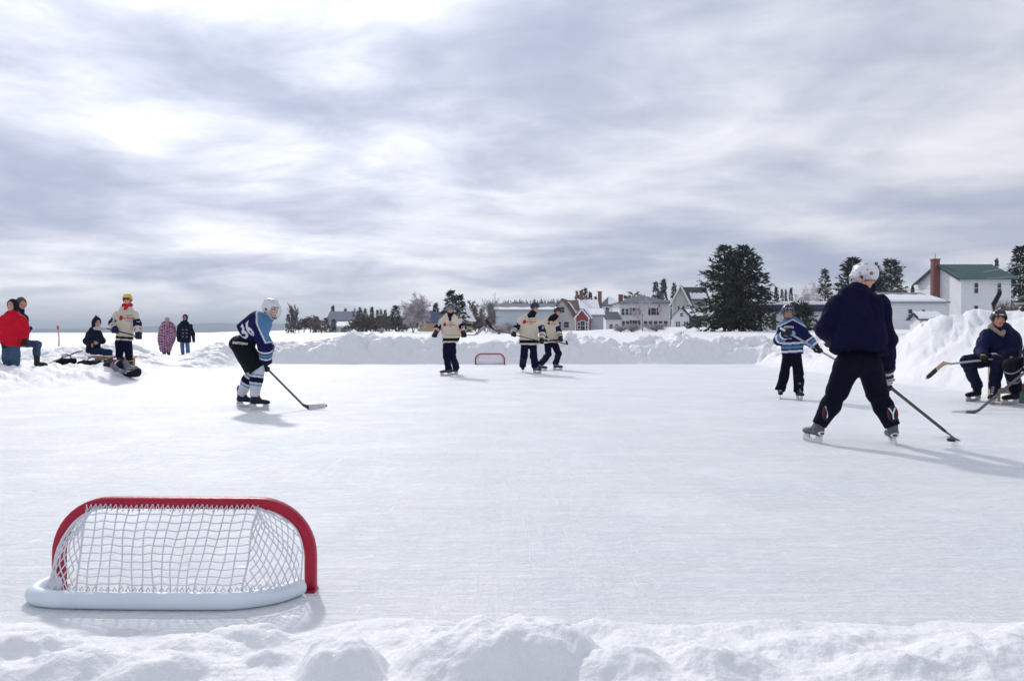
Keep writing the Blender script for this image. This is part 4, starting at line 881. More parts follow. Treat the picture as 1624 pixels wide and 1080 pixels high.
vis, vn_, vl_, vp_ = newmat('clear_visor'); vp_.inputs['Transmission Weight'].default_value = .9; vp_.inputs['Base Color'].default_value = (.75, .8, .85, 1); vp_.inputs['Roughness'].default_value = .05; vp_.inputs['IOR'].default_value = 1.05
def A3(*v): return np.array(v, float)
def cut(f, p, n):
    "keep the side of the plane the normal points away from"
    p = A3(*p); n = nrm(n)
    def g(P): return np.maximum(f(P), (P-p)@n)
    g.k = getattr(f, "k", None); return g
def wrinkle(f, amp=.007, sc=7.0, off=0.0, st=(1, 1, .55)):
    s = A3(*st)*sc
    def g(P):
        d = f(P); m = np.abs(d) < .06; Q = P[m]*s+off; w = np.zeros(len(P)); w[m] = amp*(1-2.2*np.abs(vn(Q)))+amp*.45*vn(Q*2.7+5); return d+w
    g.k = None; return g
def uvt(P, a, b):
    d = b-a; t = np.clip(((P-a)@d)/(d@d), 0, 1); q = P-a-t[:, None]*d; return t, np.sqrt((q*q).sum(1))
def pick(n, base): return np.tile(A3(*base), (n, 1))
def paint(C, m, col): C[m] = col
def make_fig(label, Y, J, size=1.0, face=(0, -1, 0), up=(0, 0, 1), toes=((0, -1, 0), (0, -1, 0)), feet=None, group=None, skin=SK, hair=(.05, .03, .02), hands=None, base=None, bare_hands=False, look=None, cat='person', ankle=.20, beard=0):
    class O: pass
    F = O(); F.Y = Y; F.size = size
    for k, v in J.items(): setattr(F, k, v if isinstance(v, np.ndarray) else D(v[0], v[1], Y+(v[2] if len(v) > 2 else 0)))
    F.up = nrm(A3(*up)); f = A3(*face); f = nrm(f-F.up*(f@F.up)*0); F.face = f; F.side = nrm(np.cross(f, F.up)); F.hu = np.cross(F.side, f)
    F.toes = [nrm(A3(*t)*[1, 1, 0]) for t in toes]
    F.B = []; F.ft_up = []
    if feet is not None:
        for i, (px, py, *r) in enumerate(feet):
            z = r[0] if r else 0.0; b = G(px, py, z) if len(r) < 2 else D(px, py, r[1]); kn = F.knl if i == 0 else F.knr
            u = nrm(nrm(kn-b)+A3(0, 0, 1.2)); u = nrm(u-F.toes[i]*(u@F.toes[i])*.8); F.B.append(b); F.ft_up.append(u)
        F.anl, F.anr = [F.B[i]+F.ft_up[i]*ankle*size-F.toes[i]*.05*size for i in (0, 1)]
    F.root = thing('person', base if base is not None else ((F.B[0]+F.B[1])/2 if F.B else A3(F.pelvis[0], F.pelvis[1], ground(F.pelvis[0], F.pelvis[1]))), label, cat, group)
    F.tside = nrm(F.shr-F.shl); F.taxis = nrm(F.pelvis-F.chest)
    # the body: one continuous surface
    S = size; c = F.head; s_, h_ = F.side, F.hu; P = lambda a, b, q: c+(s_*a+f*b+h_*q)*S
    ax = (s_, f, h_)
    hd = [ell(P(0, -.012, .025), ax, A3(.074, .094, .098)*S), ell(P(0, .022, -.035), ax, A3(.060, .072, .082)*S), ell(P(0, .062, -.092), ax, A3(.028, .026, .024)*S, .03), cap(P(0, .088, .008), P(0, .106, -.030), .008*S, .014*S, .014),
          ell(P(.038, .058, -.03), ax, A3(.026, .026, .026)*S, .02), ell(P(-.038, .058, -.03), ax, A3(.026, .026, .026)*S, .02), cap(P(-.035, .078, .030), P(.035, .078, .030), .012*S, None, .014), cap(P(-.018, .083, -.062), P(.018, .083, -.062), .009*S, None, .010),
          ell(P(.076, -.005, -.012), ax, A3(.010, .022, .034)*S, .008), ell(P(-.076, -.005, -.012), ax, A3(.010, .022, .034)*S, .008)]
    for q in (-1, 1): pass
    bd = hd+[cap(P(0, -.02, -.06), F.chest+F.hu*.0, .056*S, .062*S, .03), ecap(F.chest, F.pelvis, F.tside, .135*S, .125*S, .62, .05), cap(F.shl, F.shr, .055*S, None, .05)]
    hn = []
    for sh, el_, ha in ((F.shl, F.ell, F.hal), (F.shr, F.elr, F.har)):
        d = nrm(ha-el_); hn.append(ha); bd += [cap(sh, el_, .050*S, .038*S), cap(el_, ha-d*.06*S, .038*S, .026*S)]
        if bare_hands:
            n1 = nrm(np.cross(d, A3(0.3, 1, .2))); n2 = np.cross(d, n1); bd.append(ell(ha, (n1, d, n2), A3(.040, .050, .018)*S, .012))
            for i, (o, L) in enumerate(((-.030, .055), (-.010, .068), (.010, .064), (.029, .050))):
                k0 = ha+d*.04*S+n1*o*S; k1 = k0+d*L*.5*S+n2*.008*S; k2 = k1+(d*.7+n2*.7)*L*.5*S; bd += [cap(k0, k1, .0095*S, .009*S, .004), cap(k1, k2, .009*S, .0075*S, .004)]
            t0 = ha-d*.01*S-n1*.035*S; t1 = t0-n1*.025*S+d*.025*S+n2*.01*S; bd += [cap(t0, t1, .012*S, .011*S, .006), cap(t1, t1+d*.03*S+n2*.012*S, .011*S, .009*S, .004)]
        else: bd.append(cap(ha-d*.06*S, ha, .026*S, .022*S))
    if feet is not None:
        for i, (hi, kn, an) in enumerate(((F.hil, F.knl, F.anl), (F.hir, F.knr, F.anr))): bd += [cap(hi, kn, .080*S, .052*S), cap(kn, an, .052*S, .036*S), cap(an, an+F.toes[i]*.03*S-F.ft_up[i]*.045*S, .030*S, .024*S)]
        ends = [F.anl+F.toes[0]*.2, F.anr+F.toes[1]*.2]
    else: ends = []
    ff = union(bd, .03*S)
    sock = [P(.031, .092, .010), P(-.031, .092, .010)]
    def fb(Pt):
        d = ff(Pt)
        for e in sock:
            q = np.sqrt(((Pt-e)**2).sum(1))-.014*S; d = np.maximum(d, -smin(q, q+1, .01)) if False else np.where(q < .01, np.maximum(d, -q), d)
        return d
    ext = np.array([F.head+h_*.1, F.head-h_*.1, F.shl, F.shr, F.ell, F.elr, F.hal, F.har, F.pelvis, F.knl, F.knr]+ends+([F.anl, F.anr] if feet is not None else []))
    def colf(Pt):
        C = pick(len(Pt), skin); q = (Pt-c)/S; a = q@s_; b = q@f; u = q@h_; fr = b > .045
        C *= (1+.0*a)[:, None]
        for e in (-.031, .031):
            paint(C, fr & (np.hypot((a-e), (u-.008)*1.5) < .015), (.25, .20, .18)); paint(C, fr & (np.hypot((a-e), (u-.008)) < .008), (.03, .02, .02)); paint(C, fr & (np.hypot((a-e)*.45, u-.034) < .008), hair)
        paint(C, fr & (np.hypot(a*.36, u+.062) < .0085), (.42, .10, .09)); paint(C, fr & (np.hypot((np.abs(a)-.038), u+.03) < .018), A3(*skin)*A3(1.08, .78, .75))
        if beard: paint(C, (b > .02) & (u < -.045) & (np.hypot(a*.36, u+.062) > .009) & (u > -.13), A3(*skin)*(1-beard)+A3(*hair)*beard)
        hm = (np.hypot(a, 0) < .2) & (u > -.03-.2*(b < -.03)+.0*u) & (b < .062-.0) & ((u > .055+.25*np.maximum(b, 0)) | ((b < -.005) & (u > -.07))) & (np.abs(u) < .2)
        paint(C, hm, hair); return C
    sdf_obj('body', fb, ext, .12*S, .0085 if size*1263/Y > 60 else .011, SKIN, F.root, colf)
    F.P = P; F.ax = ax; return F
def hz(F): return .009 if F.Y < 14 else .012
def top(F, name, colf, hem, rt=.20, rh=.22, ru=.082, rw=.066, flat=.66, m=None, wr=.010, armcut=.0, collar=True, rm=None, zip_=None, belly=None, curve=None, fit=.06):
    "upper garment: torso to the hem plus both sleeves"
    S = F.size; hem = D(hem[0], hem[1], F.Y+(hem[2] if len(hem) > 2 else 0)); axd = nrm(hem-F.chest); F.hem = hem; F.hax = axd
    t = ecap(F.chest+axd*.03*S, hem+axd*.05, F.tside, rt*S*.86, rh*S, flat, .05, rm=rm*S if rm else None)
    if belly is not None: t = union([t, ell(D(*belly[:2], F.Y+belly[2]), (F.tside, np.cross(F.tside, axd), axd), A3(*belly[3])*S, .08)], .08)
    t = cut(t, hem, axd); t.k = .05; fs = [t, cap(F.shl+axd*.02, F.shr+axd*.02, .078*S, None, .06)]
    if collar: fs.append(cap(F.chest-F.taxis*.03*S, F.head-F.hu*.13*S, .085*S, .068*S, .04))
    for sh, e, h in ((F.shl, F.ell, F.hal), (F.shr, F.elr, F.har)):
        d = nrm(h-e); w = h-d*(.070+armcut)*S; fs += [cap(sh+axd*.01, e, ru*S, (ru+rw)/2*S, fit), cut(cap(e, w+d*.03, (ru+rw)/2*S, rw*S, .04), w, d)]; 
    f = wrinkle(union(fs, .05), wr, 7.5, F.Y)
    def col(P):
        ta, da = uvt(P, F.shl, F.ell); tb, db = uvt(P, F.ell, F.hal); tc_, dc = uvt(P, F.shr, F.elr); td, dd = uvt(P, F.elr, F.har); tt = ((P-F.chest)@axd)/np.linalg.norm(hem-F.chest)
        dt = t(P)+.075*S; dl = np.minimum(da, db); dr = np.minimum(dc, dd); arm = (np.minimum(dl, dr) < np.maximum(dt, .03))
        La = np.linalg.norm(F.ell-F.shl); Lb = np.linalg.norm(F.hal-F.ell); Lc = np.linalg.norm(F.elr-F.shr); Ld = np.linalg.norm(F.har-F.elr)
        tl = np.where(da <= db, ta*La, La+tb*Lb)/(La+Lb); tr_ = np.where(dc <= dd, tc_*Lc, Lc+td*Ld)/(Lc+Ld)
        ar = np.where(dl < dr, tl, tr_); q = P-F.chest; return colf(P, arm, ar, tt, q@F.tside/S, dl < dr)
    o = sdf_obj(name, f, [F.shl, F.shr, F.ell, F.elr, F.hal, F.har, hem, F.chest, F.pelvis, F.head], .30*S, hz(F), m or CLOTH, F.root, col)
    F.topo = o; F.bvh = bvh(o); return o
def bvh(o):
    w = wloc(o); return BVHTree.FromPolygons([tuple(np.array(v.co)+w) for v in o.data.vertices], [tuple(p.vertices) for p in o.data.polygons])
def legs(F, name, colr, rt=.105, rk=.085, ra=.082, cutl=.0, m=None, wr=.010, wide=.155, stop=None, hiprad=None, flare=0):
    "trousers from the waist down; stop = fraction between knee and ankle where they end"
    S = F.size; fs = [ell((F.hil+F.hir)/2+A3(0, 0, .03), (F.tside, np.cross(F.tside, A3(0, 0, 1)), A3(0, 0, 1)), A3(wide, .125 if hiprad is None else hiprad, .13)*S, .06)]
    for i, (hi, kn, an) in enumerate(((F.hil, F.knl, F.anl), (F.hir, F.knr, F.anr))):
        fs.append(cap(hi, kn, rt*S, rk*S, .04)); d = nrm(an-kn)
        if stop is None: e = an-d*cutl; fs.append(cut(cap(kn, e+d*.03, rk*S, ra*S, .03), e, d))
        elif stop < 0: d2 = nrm(kn-hi); fs[-1] = cut(cap(hi, kn, rt*S, rk*S, .04), kn+d2*stop, d2)
    f = wrinkle(union(fs, .035), wr, 8.5, F.Y+3, (1, 1, .8))
    pts = [F.hil, F.hir, F.knl, F.knr]+([F.anl, F.anr] if stop is None else [])
    o = sdf_obj(name, f, pts, .24*S, hz(F), m or CLOTH, F.root, colr if callable(colr) else (lambda P: pick(len(P), colr))); F.lego = o; return o
def sock(F, i, colf, r0=.075, r1=.06, rmid=.08):
    S = F.size; kn, an = (F.knl, F.anl) if i == 0 else (F.knr, F.anr); d = nrm(an-kn); m = (kn*.6+an*.4)-F.toes[i]*.012
    f = cut(wrinkle(union([cap(kn-d*.06, m, r0*S, rmid*S), cap(m, an+d*.02, rmid*S, r1*S)], .03), .003, 12), an+d*.01, d)
    return sdf_obj('sock', f, [kn, an], .13*S, hz(F), CLOTH, F.root, lambda P: colf(P, uvt(P, kn, an)[0], uvt(P, kn, an)[1]))
def skate(F, i, colb=BLACK, acc=None, top_h=.27):
    S = F.size; B = F.B[i]; t = F.toes[i]; u = F.ft_up[i]; s_ = nrm(np.cross(t, u)); t = nrm(np.cross(u, s_)); t = t if t@F.toes[i] > 0 else -t
    Q = lambda a, b, c=0: B+(t*a+u*b+s_*c)*S
    fs = [cap(Q(-.055, .14), Q(-.062, top_h), .048*S, .053*S, .03), ell(Q(-.065, .115), (t, s_, u), A3(.055, .040, .05)*S, .02), cap(Q(-.05, .112), Q(.075, .105), .042*S, .042*S, .02), ell(Q(.115, .103), (t, s_, u), A3(.065, .044, .036)*S, .02), cap(Q(.02, .14), Q(-.03, .22), .03*S, .034*S, .03), ell(Q(-.035, top_h+.01), (t, s_, u), A3(.022, .035, .05)*S, .02)]
    f = cut(union(fs, .02), Q(0, .078), -u)
    def col(P):
        q = (P-B)/S; a = q@t; b = q@u; c_ = q@s_; C = pick(len(P), colb); paint(C, b < .088, (.03, .03, .035))
        lace = (np.abs(c_) < .017) & (a > -.02) & (a < .09) & (b > .13) & (np.sin(b*260+a*90) > .2); paint(C, lace, (.45, .45, .48))
        if acc is not None: paint(C, (np.abs(b-.125-.25*np.maximum(-a, 0)) < .007) & (a < .1) & (a > -.07), acc)
        return C
    k = sdf_obj('skate', f, [Q(-.1, .08), Q(.17, .08), Q(-.06, top_h)], .08*S, .007 if F.Y < 14 else .010, BOOT, F.root, col)
    h = MB(); pr = [(-.115, .080), (-.125, .045), (-.105, .020), (.150, .020), (.172, .045), (.150, .078), (.085, .078), (.070, .045), (.02, .036), (-.02, .045), (-.035, .080)]
    h.prism([(a*S, b*S) for a, b in pr], B, t, u, s_, .014*S); h.build('holder', HOLD, k)
    b = MB(); pr = [(-.128, .022), (-.133, .012), (-.118, .0), (.145, .0), (.172, .010), (.178, .024), (.15, .022)]
    b.prism([(a*S, b_*S) for a, b_ in pr], B, t, u, s_, .005*S); b.build('blade', STEEL, k); return k
def boot(F, i, col=(.02, .018, .018), h=.28, name='boot'):
    S = F.size; B = F.B[i]; t = F.toes[i]; u = F.ft_up[i]; Q = lambda a, b: B+(t*a+u*b)*S; s_ = np.cross(t, u)
    f = cut(union([cap(Q(-.05, .08), Q(-.055, h), .055*S, .068*S, .03), cap(Q(-.05, .055), Q(.10, .045), .055*S, .05*S), ell(Q(.13, .045), (t, s_, u), A3(.07, .052, .045)*S)], .03), Q(0, .0), -u)
    o = sdf_obj(name, f, [Q(-.1, 0), Q(.19, 0), Q(-.05, h)], .1*S, hz(F), BOOT, F.root, lambda P: np.where((((P-B)@u) < .025*S)[:, None], A3(.008, .008, .008), A3(*col)))
    return o
def glove(F, i, gd=None, b=None, col=BLACK, cuff=None, stripe=None, size=1.0, name='glove', fold=False, back=None):
    "padded glove: palm, four bent fingers and a thumb closed on the axis gd, flared cuff"
    S = F.size*size; el_, q = (F.ell, F.hal) if i == 0 else (F.elr, F.har); pd = nrm(q-el_); gd = nrm(A3(*gd)) if gd is not None else nrm(np.cross(pd, A3(0, 1, .1)))
    gd = nrm(gd-pd*(gd@pd)*.65); bb = nrm(np.cross(pd, gd)); 
    if b is None: b = A3(0, -1, .3)
    if bb@A3(*b) < 0: bb = -bb
    w = q-pd*.085*S; fs = [ell(q-pd*.035*S+bb*.022*S, (gd, pd, bb), A3(.050, .055, .028)*S, .015), cap(w+pd*.01, w-pd*.075*S, .046*S, .066*S, .015)]
    for o, L in ((-.037, .9), (-.0125, 1.05), (.0125, 1.0), (.036, .85)):
        K = q+bb*.026*S+gd*o*S; m1 = q+pd*.040*L*S+bb*.018*S+gd*o*S; m2 = q+pd*.036*L*S-bb*.022*S+gd*o*S; tp = q+pd*.002*S-bb*.030*S+gd*o*S; fs += [cap(K, m1, .0165*S, .0155*S, .005), cap(m1, m2, .0155*S, .0145*S, .004), cap(m2, tp, .0145*S, .0125*S, .004)]
    t0 = q-pd*.045*S-gd*.040*S+bb*.0*S; t1 = q-pd*.012*S-gd*.058*S-bb*.022*S; t2 = q+pd*.014*S-gd*.044*S-bb*.038*S; fs += [cap(t0, t1, .021*S, .018*S, .008), cap(t1, t2, .018*S, .014*S, .006)]
    f0 = union(fs, .006)
    def f(P):
        d = f0(P); a = ((P-q)@pd)/S; o = ((P-q)@bb)/S; return d+np.where((o > .0) & (a < .03), .0035*S*np.cos(a*190), 0)*(d < .03)
    e = w-pd*.085*S; f = cut(f, e, -pd)
    def cl(P):
        a = ((P-q)@pd)/S; C = pick(len(P), col)
        if cuff is not None: paint(C, a < -.10, cuff)
        if stripe is not None: paint(C, ((np.abs(a+.125) < .010) | (np.abs(a+.065) < .006)), stripe)
        if back is not None: paint(C, (np.abs(a+.035) < .022) & (np.abs(((P-q)@gd)/S) < .03) & (((P-q)@bb) > .03*S), back)
        return C
    return sdf_obj(name, f, [q, e, q+pd*.04], .10*S, .0065 if F.Y < 14 else .010, BOOT, F.root, cl)
def helmet(F, col, col2=None, cage=None, visor=False, strap=True, vents=True, deep=0.0, dots=None):
    S = F.size; P = F.P; ax = F.ax; c = F.head; s_, f_, h_ = ax
    fs = [ell(P(0, -.012, .028), ax, A3(.108, .138, .118)*S), cap(P(-.03, .05, .122), P(-.03, -.09, .108), .016*S, None, .03), cap(P(.03, .05, .122), P(.03, -.09, .108), .016*S, None, .03), cap(P(-.088, .02, .02), P(-.088, -.06, .01), .022*S, None, .02), cap(P(.088, .02, .02), P(.088, -.06, .01), .022*S, None, .02), cap(P(-.05, .108, .055), P(.05, .108, .055), .014*S, None, .02)]
    g = union(fs, .02); inner = ell(P(0, -.008, .01), ax, A3(.088, .112, .105)*S)
    vs = []
    if vents:
        for a in (-.055, 0, .055):
            for b in (.05, -.02, -.08): vs.append(cap(P(a, b+.012, .15-.9*a*a*10-abs(b)*.25), P(a, b-.012, .15-.9*a*a*10-abs(b)*.25), .011*S))
        for a in (-1, 1): vs += [cap(P(a*.11, .05, .07), P(a*.11, .0, .065), .010*S), cap(P(a*.11, -.05, .06), P(a*.10, -.09, .05), .010*S), ell(P(a*.105, -.012, -.018), ax, A3(.03, .020, .024)*S)]
    def f(Q):
        q = (Q-c)/S; a = q@s_; b = q@f_; u = q@h_; ctl = np.interp(b, [-.14, -.09, -.05, .02, .045, .07, .13], [-.065, -.060, -.045, -.052, -.01, .048, .052])-deep
        d = np.maximum(g(Q), (ctl-u)*S*.7); d = np.maximum(d, -inner(Q))
        for v in vs: d = np.maximum(d, -v(Q))
        return d
    def cl(Q):
        q = (Q-c)/S; a = q@s_; b = q@f_; u = q@h_; C = pick(len(Q), col)
        if col2 is not None: paint(C, (u < .0) & (b > -.09), col2)
        if dots is not None: paint(C, (np.abs(u-.075) < .008) & (np.abs(a) < .03) & (b > .05), dots)
        return C
    o = sdf_obj('helmet', f, [P(0, .1, .1), P(0, -.1, .1), P(.08, 0, -.05), P(-.08, 0, -.05)], .09*S, .0065 if F.Y < 14 else .009, HARD, F.root, cl)
    if strap:
        m = MB()
        for a in (-1, 1): m.tube([P(a*.082, .015, -.04), P(a*.075, .03, -.085), P(a*.03, .075, -.128)], .006*S, 5)
        m.tube([P(-.03, .075, -.128), P(0, .085, -.132), P(.03, .075, -.128)], .007*S, 5); m.build('chin_strap', cm('strap_'+str(int(sum(col)*10)), col if sum(col) > 1 else (.02, .02, .02), .7), F.root, True)
    if cage is not None:
        m = MB(); 
        def cp(az, el_): return P(.112*math.sin(az)*math.cos(el_), .02+.135*math.cos(az)*math.cos(el_), -.025+.125*math.sin(el_))
        for k in range(-4, 5):
            az = k*R(17); m.tube([cp(az, e) for e in np.linspace(R(38), R(-62), 10)], .0026*S, 5)
        for e in (38, 20, 2, -16, -36, -62): m.tube([cp(a, R(e)) for a in np.linspace(R(-84 if e > -50 else -60), R(84 if e > -50 else 60), 18)], (.0040 if e in (38, -62) else .0026)*S, 5)
        m.build('cage', cage, F.root, True)
        ch = ell(P(0, .075, -.115), ax, A3(.045, .04, .022)*S); sdf_obj('chin_cup', ch, [P(0, .075, -.11)], .06, .007, HARD, F.root, lambda Q: pick(len(Q), (.04, .04, .05)))
    if visor:
        V = []; n1, n2 = 24, 6
        for j in range(n2+1):
            for i in range(n1+1):
                az = R(-75+150*i/n1); u = .062-.095*j/n2; V.append(P(.112*math.sin(az), .0+.138*math.cos(az), u))
        V = np.array(V); o2 = mkobj('visor', V, [(j*(n1+1)+i, j*(n1+1)+i+1, (j+1)*(n1+1)+i+1, (j+1)*(n1+1)+i) for j in range(n2) for i in range(n1)], vis, F.root, True)
        md = o2.modifiers.new('s', 'SOLIDIFY'); md.thickness = .003
    return o
def hood(F, col, peak=0, name='hood', open_=.06, big=1.0, m=None):
    S = F.size*big; P = F.P; ax = F.ax
    fs = [ell(P(0, -.03, .015), ax, A3(.112, .125, .135)*S), cap(P(0, -.06, -.06), F.chest, .09*S, .11*S, .05)]
    if peak: fs.append(cap(P(0, -.06, .10), P(0, -.10, .10+peak), .05*S, .015*S, .05))
    g = wrinkle(union(fs, .04), .005, 14); inner = ell(P(0, .05, -.015), ax, A3(.075, .14, .10)*S)
    return sdf_obj(name, lambda Q: np.maximum(g(Q), -inner(Q)), [P(0, 0, .12+peak), P(0, -.1, 0), P(0, .08, 0), F.chest], .16*S, hz(F), m or CLOTH, F.root, col if callable(col) else (lambda Q: pick(len(Q), col)))
def project(o, bv, V2, faces, ctr, xd, yd, m, name, off=.005, parent=None):
    xd = nrm(A3(*xd)); yd = A3(*yd); yd = nrm(yd-xd*(yd@xd)); n = np.cross(xd, yd); W = []; miss = set()
    for x, y in V2:
        p = ctr+xd*x+yd*y; h = bv.ray_cast(Vector(p+n*.6), Vector(-n)); q = np.array(h[0]) if h[0] is not None else p; W.append(q+n*off)
        if h[0] is None or np.linalg.norm(q-p) > .45: miss.add(len(W)-1)
    faces = [f for f in faces if not (set(f) & miss)]
    return mkobj(name, np.array(W), faces, m, parent or o)
def text2d(txt, h, bold=.02, sq=1.0):
    cu = bpy.data.curves.new('t', 'FONT'); cu.body = txt; cu.size = 1; cu.align_x = 'CENTER'; cu.align_y = 'CENTER'; cu.offset = bold; cu.resolution_u = 3
    ob = bpy.data.objects.new('t', cu); COL.objects.link(ob); dg = bpy.context.evaluated_depsgraph_get(); dg.update(); me = ob.evaluated_get(dg).to_mesh()
    V = np.array([(v.co.x, v.co.y) for v in me.vertices]); Fc = [tuple(p.vertices) for p in me.polygons]; bpy.data.objects.remove(ob)
    k = h/max(1e-6, V[:, 1].max()-V[:, 1].min()); V = V*k; V[:, 0] *= sq; V -= (V.max(0)+V.min(0))/2; return V, Fc
def letter(F, o, bv, txt, px, py, hgt, xd=(1, 0, 0), yd=(0, 0, 1), col=OFFW, name='lettering', sq=1.0, bold=.02, d=0, arch=0):
    V, Fc = text2d(txt, hgt, bold, sq)
    if arch: V[:, 1] -= arch*(V[:, 0]/np.abs(V[:, 0]).max())**2
    return project(o, bv, V, Fc, D(px, py, F.Y+d), xd, yd, cm('ink_%.2f_%.2f_%.2f' % tuple(col), col, .7, .05), name)
def blob2d(w, h, n=22, amp=.12, seed=0):
    r = np.random.default_rng(seed); a = np.linspace(0, 2*math.pi, n, endpoint=False); k = 1+amp*np.sin(a*2+1)+amp*.5*np.sin(a*5+seed); return np.stack([w/2*np.cos(a)*k, h/2*np.sin(a)*k], 1), [tuple(range(n))]
def crest(F, o, bv, px, py, w, h, col, name='crest', seed=0, d=0, xd=(1, 0, 0)):
    V, Fc = blob2d(w, h, seed=seed); V = np.concatenate([V, V*.5, [[0, 0]]]); n = 22; Fc = [(i, (i+1) % n, n+(i+1) % n, n+i) for i in range(n)]+[(n+i, n+(i+1) % n, 2*n) for i in range(n)]
    return project(o, bv, V, Fc, D(px, py, F.Y+d), xd, (0, 0, 1), cm('ink_%.2f_%.2f_%.2f' % tuple(col), col, .7, .05), name)
def stick(label, A, Hh, T, shaft=(.02, .02, .025), blade=None, tape=None, tape_from=.45, tape_to=1.0, group='hockey sticks', grip=(.75, .75, .75), width=.030, bh=.068, base=None, mid=None, upv=None):
    A, Hh, T = (np.asarray(q, float) for q in (A, Hh, T)); root = thing('hockey_stick', Hh, label, 'hockey stick', group); ax = nrm(Hh-A); bd = nrm(T-Hh); L = np.linalg.norm(T-Hh)
    n = nrm(np.cross(ax, bd)); bu = nrm(np.cross(bd, n)); bu = bu if bu@(-ax) > 0 else -bu
    if upv is not None: bu = nrm(A3(*upv)-bd*(A3(*upv)@bd))
    sm = cm('shaft_%.2f_%.2f_%.2f' % tuple(shaft), shaft, .35, .1, 3, coat=.3); bm = cm('blade_%.2f_%.2f_%.2f' % tuple(blade or shaft), blade or shaft, .45, .1)
    end = Hh-ax*.10+bu*.0
    b = MB(); b.bar(A+ax*.14, end, width*.72, width, n); b.build('shaft', sm, root)
    g = MB(); g.bar(A, A+ax*.145, width*.8, width*1.08, n); g.build('grip_tape', cm('grip_%.2f' % grip[0], grip, .85, .1, 20, .4, 80), root)
    # blade: curved plate that grows out of the shaft
    k = 16; V = []; prof = []
    for i in range(k+1):
        u = i/k; hgt = bh*(1 if u < .85 else math.sqrt(max(.05, 1-((u-.85)/.17)**2))); c = Hh+bd*L*u+n*.022*math.sin(u*1.5)**2*1.2
        lo = bh*.42*max(0, (u-.72)/.28)**2; prof.append((c, lo, max(lo+.01, hgt), .006-.002*u))
    def plate(i0, i1, ex, nm, mm):
        V = []; F_ = []
        for (c, lo, hi, th) in prof[i0:i1+1]: V += [c+bu*(lo-ex)-n*(th+ex), c+bu*(hi+ex)-n*(th+ex), c+bu*(hi+ex)+n*(th+ex), c+bu*(lo-ex)+n*(th+ex)]
        m_ = i1-i0+1
        for i in range(m_-1):
            for j in range(4): F_.append((i*4+j, i*4+(j+1) % 4, (i+1)*4+(j+1) % 4, (i+1)*4+j))
        F_ += [(3, 2, 1, 0), tuple(4*(m_-1)+j for j in range(4))]; return mkobj(nm, np.array(V), F_, mm, root)
    bl = plate(0, k, 0, 'blade', bm)
    hs = MB(); w2 = width; s0 = end; V = []
    for (p, a, hh) in ((s0, width*.36, width*.5), ((s0+Hh+bu*bh*.5)/2, width*.30, width*.62), (Hh+bu*bh*.5+bd*.02, width*.24, bh*.5)):
        dirv = ax if p is s0 else nrm(ax+bd); up = nrm(np.cross(n, dirv)); V += [p+up*hh-n*a, p+up*hh+n*a, p-up*hh+n*a, p-up*hh-n*a]
    F_ = [(i*4+j, i*4+(j+1) % 4, (i+1)*4+(j+1) % 4, (i+1)*4+j) for i in range(2) for j in range(4)]+[(0, 1, 2, 3), (11, 10, 9, 8)]; mkobj('hosel', np.array(V), F_, bm, root)
    if tape is not None: plate(int(k*tape_from), int(k*tape_to), .0025, 'blade_tape', cm('tape_%.2f' % tape[0], tape, .8, .25, 30, .3, 60))
    return root

def grip(A, Hh, p=None, k=None):
    "point on the stick from A to Hh: next to p, or k metres from A"
    ax = nrm(Hh-A); return A+ax*(k if k is not None else np.dot(np.asarray(p)-A, ax))
CREW = 'players in cream jerseys'
# ================= big player in navy, seen from behind
Y = 7.62
A = D(1319, 540, Y+.26); Hh = G(1508, 691, .005); ax_ = nrm(Hh-A)
J = dict(head=(1371, 440, .34), chest=(1359, 475, .16), pelvis=(1362, 568, .0), shl=(1326, 484, .15), shr=(1395, 485, .15), ell=(1306, 522, .10), elr=(1408, 541, .12), hal=(1321, 546, .26), har=grip(A, Hh, D(1414, 597, Y+.40)), hil=(1344, 580, 0), hir=(1379, 580, 0), knl=(1327, 622, .10), knr=(1391, 624, .08))
F = make_fig('tall player in plain navy jersey and white helmet, seen from behind at the puck', Y, J, 1.0, (-.62, .72, -.34), (0, .1, 1), ((-.25, 1, 0), (.22, 1, 0)), [(1290, 702), (1417, 705)], 'players in navy', ankle=.19)
def navy(P, arm, ar, tt, x, l): return pick(len(P), NAVY)
top(F, 'jersey', navy, (1362, 559, -.03), rt=.245, rh=.268, ru=.098, rw=.080, flat=.62, wr=.015, rm=.272, fit=.07, armcut=.12)
legs(F, 'hockey_pants', lambda P: pick(len(P), (.004, .0045, .015)), rt=.122, rk=.108, wide=.178, stop=.045, m=SHINY, wr=.005, hiprad=.15)
def navsock(P, t, r): return pick(len(P), (.006, .006, .018))
